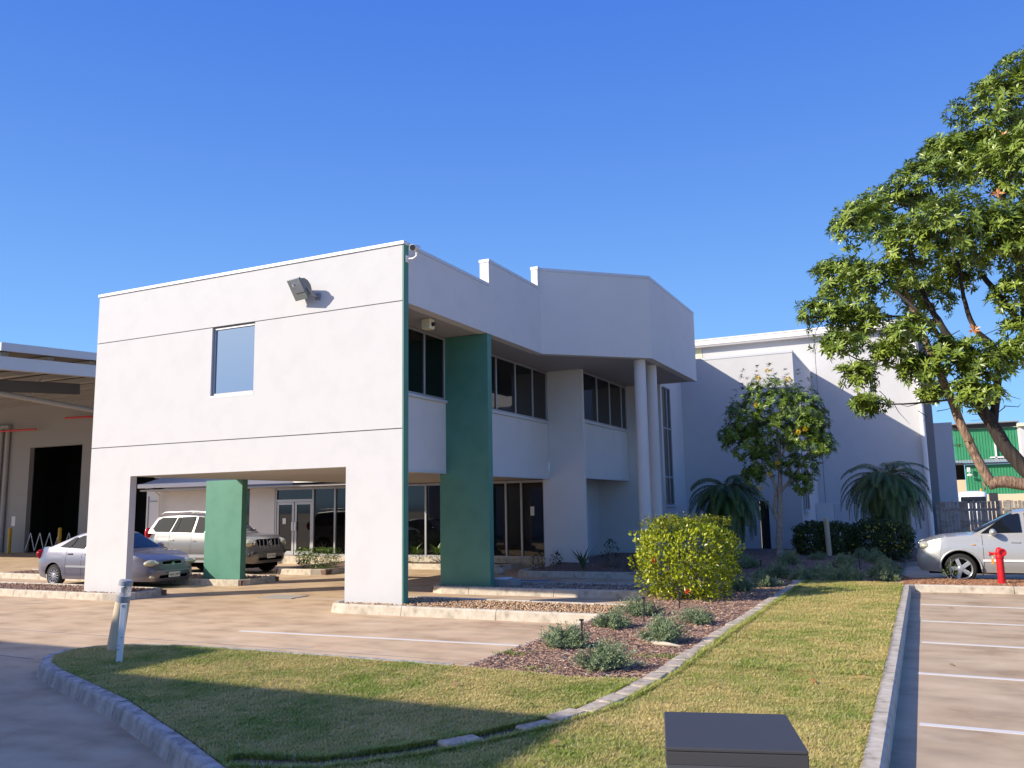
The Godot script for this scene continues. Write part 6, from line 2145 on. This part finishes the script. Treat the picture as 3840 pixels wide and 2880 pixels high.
func planting() -> void:
	# the clipped yellow-green bush
	var o := thing("clipped_bush", Vector3(-4.2, 0.12, -16.35), "rounded clipped yellow-green bush with a few red flowers in the mulch bed", "bush")
	var b := MB.new()
	leaf_mass(b, Vector3(-4.2, 0.85, -16.35), Vector3(0.90, 0.72, 0.82), 2.8, 8000, 0.085, 0.042, Color(0.17, 0.23, 0.012), Color(0.48, 0.52, 0.028), 0.085)
	for k in 120:
		var a := rng.randf() * TAU
		var r := sqrt(rng.randf()) * 0.88
		var p := Vector3(-4.2 + cos(a) * r, 1.5 + 0.10 * cos(r * 1.6) + rng.randf_range(-0.05, 0.06), -16.35 + sin(a) * r * 0.9)
		for j in 3:
			whorl(b, p + Vector3(0, 0.035 * j, 0), Vector3(rng.randf_range(-0.2, 0.2), 1, rng.randf_range(-0.2, 0.2)).normalized(), 4, 0.075, 0.034, Color(0.24, 0.28, 0.02), Color(0.40, 0.30, 0.04) if j == 2 and k % 2 else Color(0.32, 0.36, 0.025))
	part("foliage", b, M.bush_leaf, o)
	b = MB.new()
	for k in 26:
		var a := rng.randf() * TAU
		var e := Vector3(-4.2 + cos(a) * rng.randf_range(0.3, 0.75), rng.randf_range(0.7, 1.35), -16.35 + sin(a) * rng.randf_range(0.3, 0.7))
		limb(b, [Vector3(-4.2 + cos(a) * 0.12, 0.05, -16.35 + sin(a) * 0.12), Vector3(-4.2 + cos(a) * 0.3, 0.45, -16.35 + sin(a) * 0.3), e], 0.018, 0.006, 5)
	part("stems", b, M.bark_grey, o)
	for q in [[-4.62, 0.86, -15.56], [-4.0, 0.33, -15.55]]:
		b = MB.new()
		for k in 26:
			var d := (dir_rand() + Vector3(0, 0.2, 0.8)).normalized()
			b.col = Color(0.70, 0.05, 0.025)
			b.leaf(Vector3(q[0], q[1], q[2]) + d * 0.02, d, dir_rand(), 0.04, 0.024, 0.0)
		part("flower", b, M.petal, o)
	# grey-green low shrubs
	var kinds := []
	for j in 3:
		kinds.append(shrub_mesh(100 + j, 260, 0.40, 0.36, 0.040, Color(0.15, 0.215, 0.10), Color(0.34, 0.41, 0.225)).mesh(M.shrub_leaf))
	rng.seed = 77
	var spots := [
		[-4.30, -10.24, 1.05, 0.85, "feathery grey-green shrub against the thin kerb, nearest the driveway line"], [-4.27, -12.06, 0.92, 0.82, "feathery grey-green shrub at the end of the front gravel island kerb"],
		[-3.37, -9.13, 1.10, 0.88, "feathery grey-green shrub nearest the front lawn"], [-3.26, -11.04, 1.0, 1.05, "upright grey-green shrub behind the pale curved strip"],
		[-4.25, -13.64, 1.05, 0.85, "feathery grey-green shrub left of the clipped bush"], [-3.15, -12.96, 0.95, 0.7, "low grey-green shrub near the pavers before the clipped bush"],
		[-3.42, -17.85, 1.0, 0.85, "pale grey-green shrub just right of the clipped bush"], [-3.15, -18.87, 0.95, 0.95, "pale grey-green shrub farthest along the sunlit bed"]]
	for k in spots.size():
		var q: Array = spots[k]
		low_shrub(kinds[k % 3], Vector3(q[0], 0.12, q[1]), Vector3(q[2], q[3], q[2]), q[4], "grey-green shrubs in the sunlit bed")
	var dark := [[-3.35, -21.98], [-2.88, -22.55], [-1.70, -22.6], [-1.80, -28.3], [-2.64, -23.57], [-1.36, -27.5], [-0.95, -25.2], [-1.10, -23.92], [-3.68, -25.86], [-5.27, -27.2], [-3.81, -22.1], [-4.62, -25.06], [-2.2, -25.4], [-3.1, -27.6], [-6.1, -24.6], [-5.4, -22.6], [-2.0, -21.3], [-0.9, -21.9]]
	for k in dark.size():
		var s := rng.randf_range(0.75, 1.2)
		var dk := 0.91 if dark[k][1] < -22.5 else 0.96
		var dp := Vector2(dark[k][0] * dk, dark[k][1] * dk)
		low_shrub(kinds[k % 3], Vector3(dp.x, garden_y(dp.x, dp.y) - 0.02, dp.y), Vector3(s, s * rng.randf_range(0.8, 1.1), s), "low grey shrub in the shaded garden below the small tree", "low shrubs in the shaded garden")
	# hedge in the shade
	o = thing("dark_hedge", Vector3(-2.2, 0.28, -27.5), "dark clipped hedge with scattered yellow leaves in the shade of the warehouse", "hedge")
	b = MB.new()
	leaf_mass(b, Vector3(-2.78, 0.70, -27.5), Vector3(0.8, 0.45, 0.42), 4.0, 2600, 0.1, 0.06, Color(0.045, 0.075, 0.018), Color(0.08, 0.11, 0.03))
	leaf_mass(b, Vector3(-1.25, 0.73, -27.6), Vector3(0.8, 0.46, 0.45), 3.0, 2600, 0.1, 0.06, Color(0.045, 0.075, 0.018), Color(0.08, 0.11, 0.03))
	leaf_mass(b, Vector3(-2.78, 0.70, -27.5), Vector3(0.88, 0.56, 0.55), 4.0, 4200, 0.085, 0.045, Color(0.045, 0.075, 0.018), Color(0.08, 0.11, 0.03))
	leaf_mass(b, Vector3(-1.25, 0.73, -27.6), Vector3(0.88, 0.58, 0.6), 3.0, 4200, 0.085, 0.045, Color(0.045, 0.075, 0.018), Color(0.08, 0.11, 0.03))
	for k in 60:
		b.col = Color(0.42, 0.34, 0.03)
		b.leaf(Vector3(rng.randf_range(-1.6, -0.4) if k % 3 else rng.randf_range(-3.5, -2.0), rng.randf_range(0.4, 1.25), -26.98 + rng.randf_range(-0.05, 0.05)), (dir_rand() + Vector3(0, 0, 0.6)).normalized(), Vector3(0, 0.3, 1).normalized(), 0.085, 0.045)
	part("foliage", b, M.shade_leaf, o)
	b = MB.new()
	for k in 20:
		var x := lerpf(-3.4, -0.6, k / 19.0)
		limb(b, [Vector3(x, 0.05, -27.5), Vector3(x + rng.randf_range(-0.1, 0.1), 0.5, -27.5), Vector3(x + rng.randf_range(-0.2, 0.2), 1.0, -27.5 + rng.randf_range(-0.2, 0.2))], 0.016, 0.006, 5)
	part("stems", b, M.bark_grey, o)
	palm("palm_tree", "dark drooping palm in the shade left of the small flowering tree", Vector3(-5.75, 0.28, -27.4), Vector3(-5.6, 2.12, -27.3), 1.7, 66)
	palm("palm_tree", "drooping palm with sunlit top fronds between the hedge and the warehouse corner", Vector3(-1.52, 0.28, -29.75), Vector3(-1.03, 2.42, -29.5), 1.85, 76)
	# agave and small plants in the shaded planter
	o = thing("strap_plant", Vector3(-8.5, 0.14, -21.9), "spiky strap-leaved plant in the shaded planter below the pier", "plant")
	b = MB.new()
	for k in 11:
		var az := TAU * k / 11 + rng.randf_range(-0.2, 0.2)
		var el := rng.randf_range(0.35, 1.25)
		var h := Vector3(cos(az), 0, sin(az))
		b.col = Color(0.07, 0.10, 0.05) * rng.randf_range(0.8, 1.3)
		var d := (h * cos(el) + Vector3.UP * sin(el)).normalized()
		b.leaf(Vector3(-8.5, 0.17, -21.9), d, (Vector3.UP - d * 0.5).normalized(), rng.randf_range(0.55, 0.85), 0.075, 0.22)
	part("leaves", b, M.shade_leaf, o)
	for q in [[-9.72, -22.9, 0.42, "small leafy plant in the planter left of the spiky plant"], [-7.9, -22.5, 0.82, "tall dark shrub in the shaded planter right of the spiky plant"], [-7.3, -24.2, 0.55, "small dark shrub in the shaded planter near the columns"], [-10.05, -22.4, 0.5, "narrow dark plant at the path edge of the shaded planter"], [-7.2, -22.3, 0.35, "low dark shrub at the right end of the shaded planter"]]:
		o = thing("planter_shrub", Vector3(q[0], 0.12, q[1]), q[3], "shrub", "small shrubs in the shaded planter")
		b = MB.new()
		for k in int(60 + 160 * q[2]):
			var a := rng.randf() * TAU
			var y: float = rng.randf() * q[2]
			var r: float = (0.10 + 0.22 * q[2]) * sin(PI * clampf(0.25 + 0.7 * y / q[2], 0, 1)) * sqrt(rng.randf())
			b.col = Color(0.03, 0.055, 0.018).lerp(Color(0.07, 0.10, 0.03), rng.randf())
			b.leaf(Vector3(q[0] + cos(a) * r, 0.15 + y, q[1] + sin(a) * r), (dir_rand() + Vector3(cos(a), 0.4, sin(a))).normalized(), (Vector3.UP + dir_rand() * 0.5).normalized(), 0.085, 0.04)
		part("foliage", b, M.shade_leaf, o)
		b = MB.new()
		b.rod(Vector3(q[0], 0.08, q[1]), Vector3(q[0], 0.12 + q[2] * 0.8, q[1]), 0.012, 6)
		part("stem", b, M.bark_grey, o)
	# planter seen between the pier and the dark fin: strappy plants
	for q in [[-15.1, -23.85, "sunlit strappy plant below the ground floor glass behind the right pier"], [-14.3, -23.9, "second sunlit strappy plant beside the dark green fin"]]:
		o = thing("strappy_plant", Vector3(q[0], 0.14, q[1]), q[2], "plant", "strappy plants below the glass")
		b = MB.new()
		for k in 26:
			var az := rng.randf() * TAU
			var el := rng.randf_range(0.3, 1.3)
			var d := (Vector3(cos(az), 0, sin(az)) * cos(el) + Vector3.UP * sin(el)).normalized()
			b.col = Color(0.10, 0.19, 0.03) * rng.randf_range(0.8, 1.3)
			b.leaf(Vector3(q[0], 0.42, q[1]), d, (Vector3.UP - d * 0.4).normalized(), rng.randf_range(0.3, 0.5), 0.04, 0.35)
		for k in 120:
			var d2 := dir_rand()
			b.col = Color(0.09, 0.18, 0.05) * rng.randf_range(0.7, 1.2)
			b.leaf(Vector3(q[0], 0.30, q[1]) + d2 * Vector3(0.24, 0.16, 0.2), (d2 + Vector3(0, 0.4, 0)).normalized(), d2.cross(Vector3(0.1, 0.3, 0.9)).normalized(), 0.07, 0.035)
		part("leaves", b, M.bush_leaf, o)
	# clipped box and loose shrub ahead of the four-wheel drive
	o = thing("box_hedge", Vector3(-16.65, 0.14, -21.1), "small clipped box hedge in the planter ahead of the four-wheel drive", "hedge")
	b = MB.new()
	leaf_mass(b, Vector3(-16.65, 0.44, -21.05), Vector3(0.46, 0.30, 0.34), 7.0, 2200, 0.045, 0.026, Color(0.055, 0.11, 0.015), Color(0.12, 0.20, 0.03))
	part("foliage", b, M.bush_leaf, o)
	o = thing("loose_shrub", Vector3(-17.5, 0.14, -21.15), "loose leafy green shrub beside the clipped box hedge", "shrub")
	b = MB.new()
	for k in 420:
		var a := rng.randf() * TAU
		var y := rng.randf()
		var r := 0.26 * sqrt(rng.randf()) * (0.7 + 0.5 * y)
		b.col = Color(0.075, 0.15, 0.02).lerp(Color(0.16, 0.24, 0.03), rng.randf())
		b.leaf(Vector3(-17.5 + cos(a) * r, 0.22 + 0.5 * y, -21.15 + sin(a) * r), (dir_rand() + Vector3(0, 0.5, 0)).normalized(), (Vector3.UP + dir_rand() * 0.6).normalized(), 0.08, 0.04)
	part("foliage", b, M.bush_leaf, o)
	# seedling by the silver car
	o = thing("seedling_shrub", Vector3(0.38, 0.12, -21.45), "small bright green seedling before the front wheel of the silver car", "shrub")
	b = MB.new()
	for q in [[0.28, 0.18], [0.44, 0.40], [0.36, 0.30], [0.52, 0.28]]:
		for j in 5:
			whorl(b, Vector3(q[0], 0.16 + q[1] * (0.4 + 0.15 * j), -21.45 + 0.05 * sin(q[0] * 40.0)), Vector3(0, 1, 0), 5, 0.075, 0.034, Color(0.10, 0.18, 0.02), Color(0.18, 0.27, 0.03))
	part("foliage", b, M.bush_leaf, o)
	b = MB.new()
	for q in [[0.28, 0.18], [0.44, 0.40], [0.52, 0.28]]:
		b.rod(Vector3(0.4, 0.1, -21.45), Vector3(q[0], 0.16 + q[1], -21.45), 0.006, 5)
	part("stems", b, M.bark_grey, o)


func low_shrub(m: Mesh, at: Vector3, s: Vector3, label: String, group: String) -> void:
	var o := MeshInstance3D.new()
	o.name = numbered("low_shrub", self)
	o.mesh = m
	add_child(o)
	o.transform = Transform3D(Basis(Vector3.UP, rng.randf() * TAU).scaled_local(s), at)
	tag(o, label, "shrub", group)
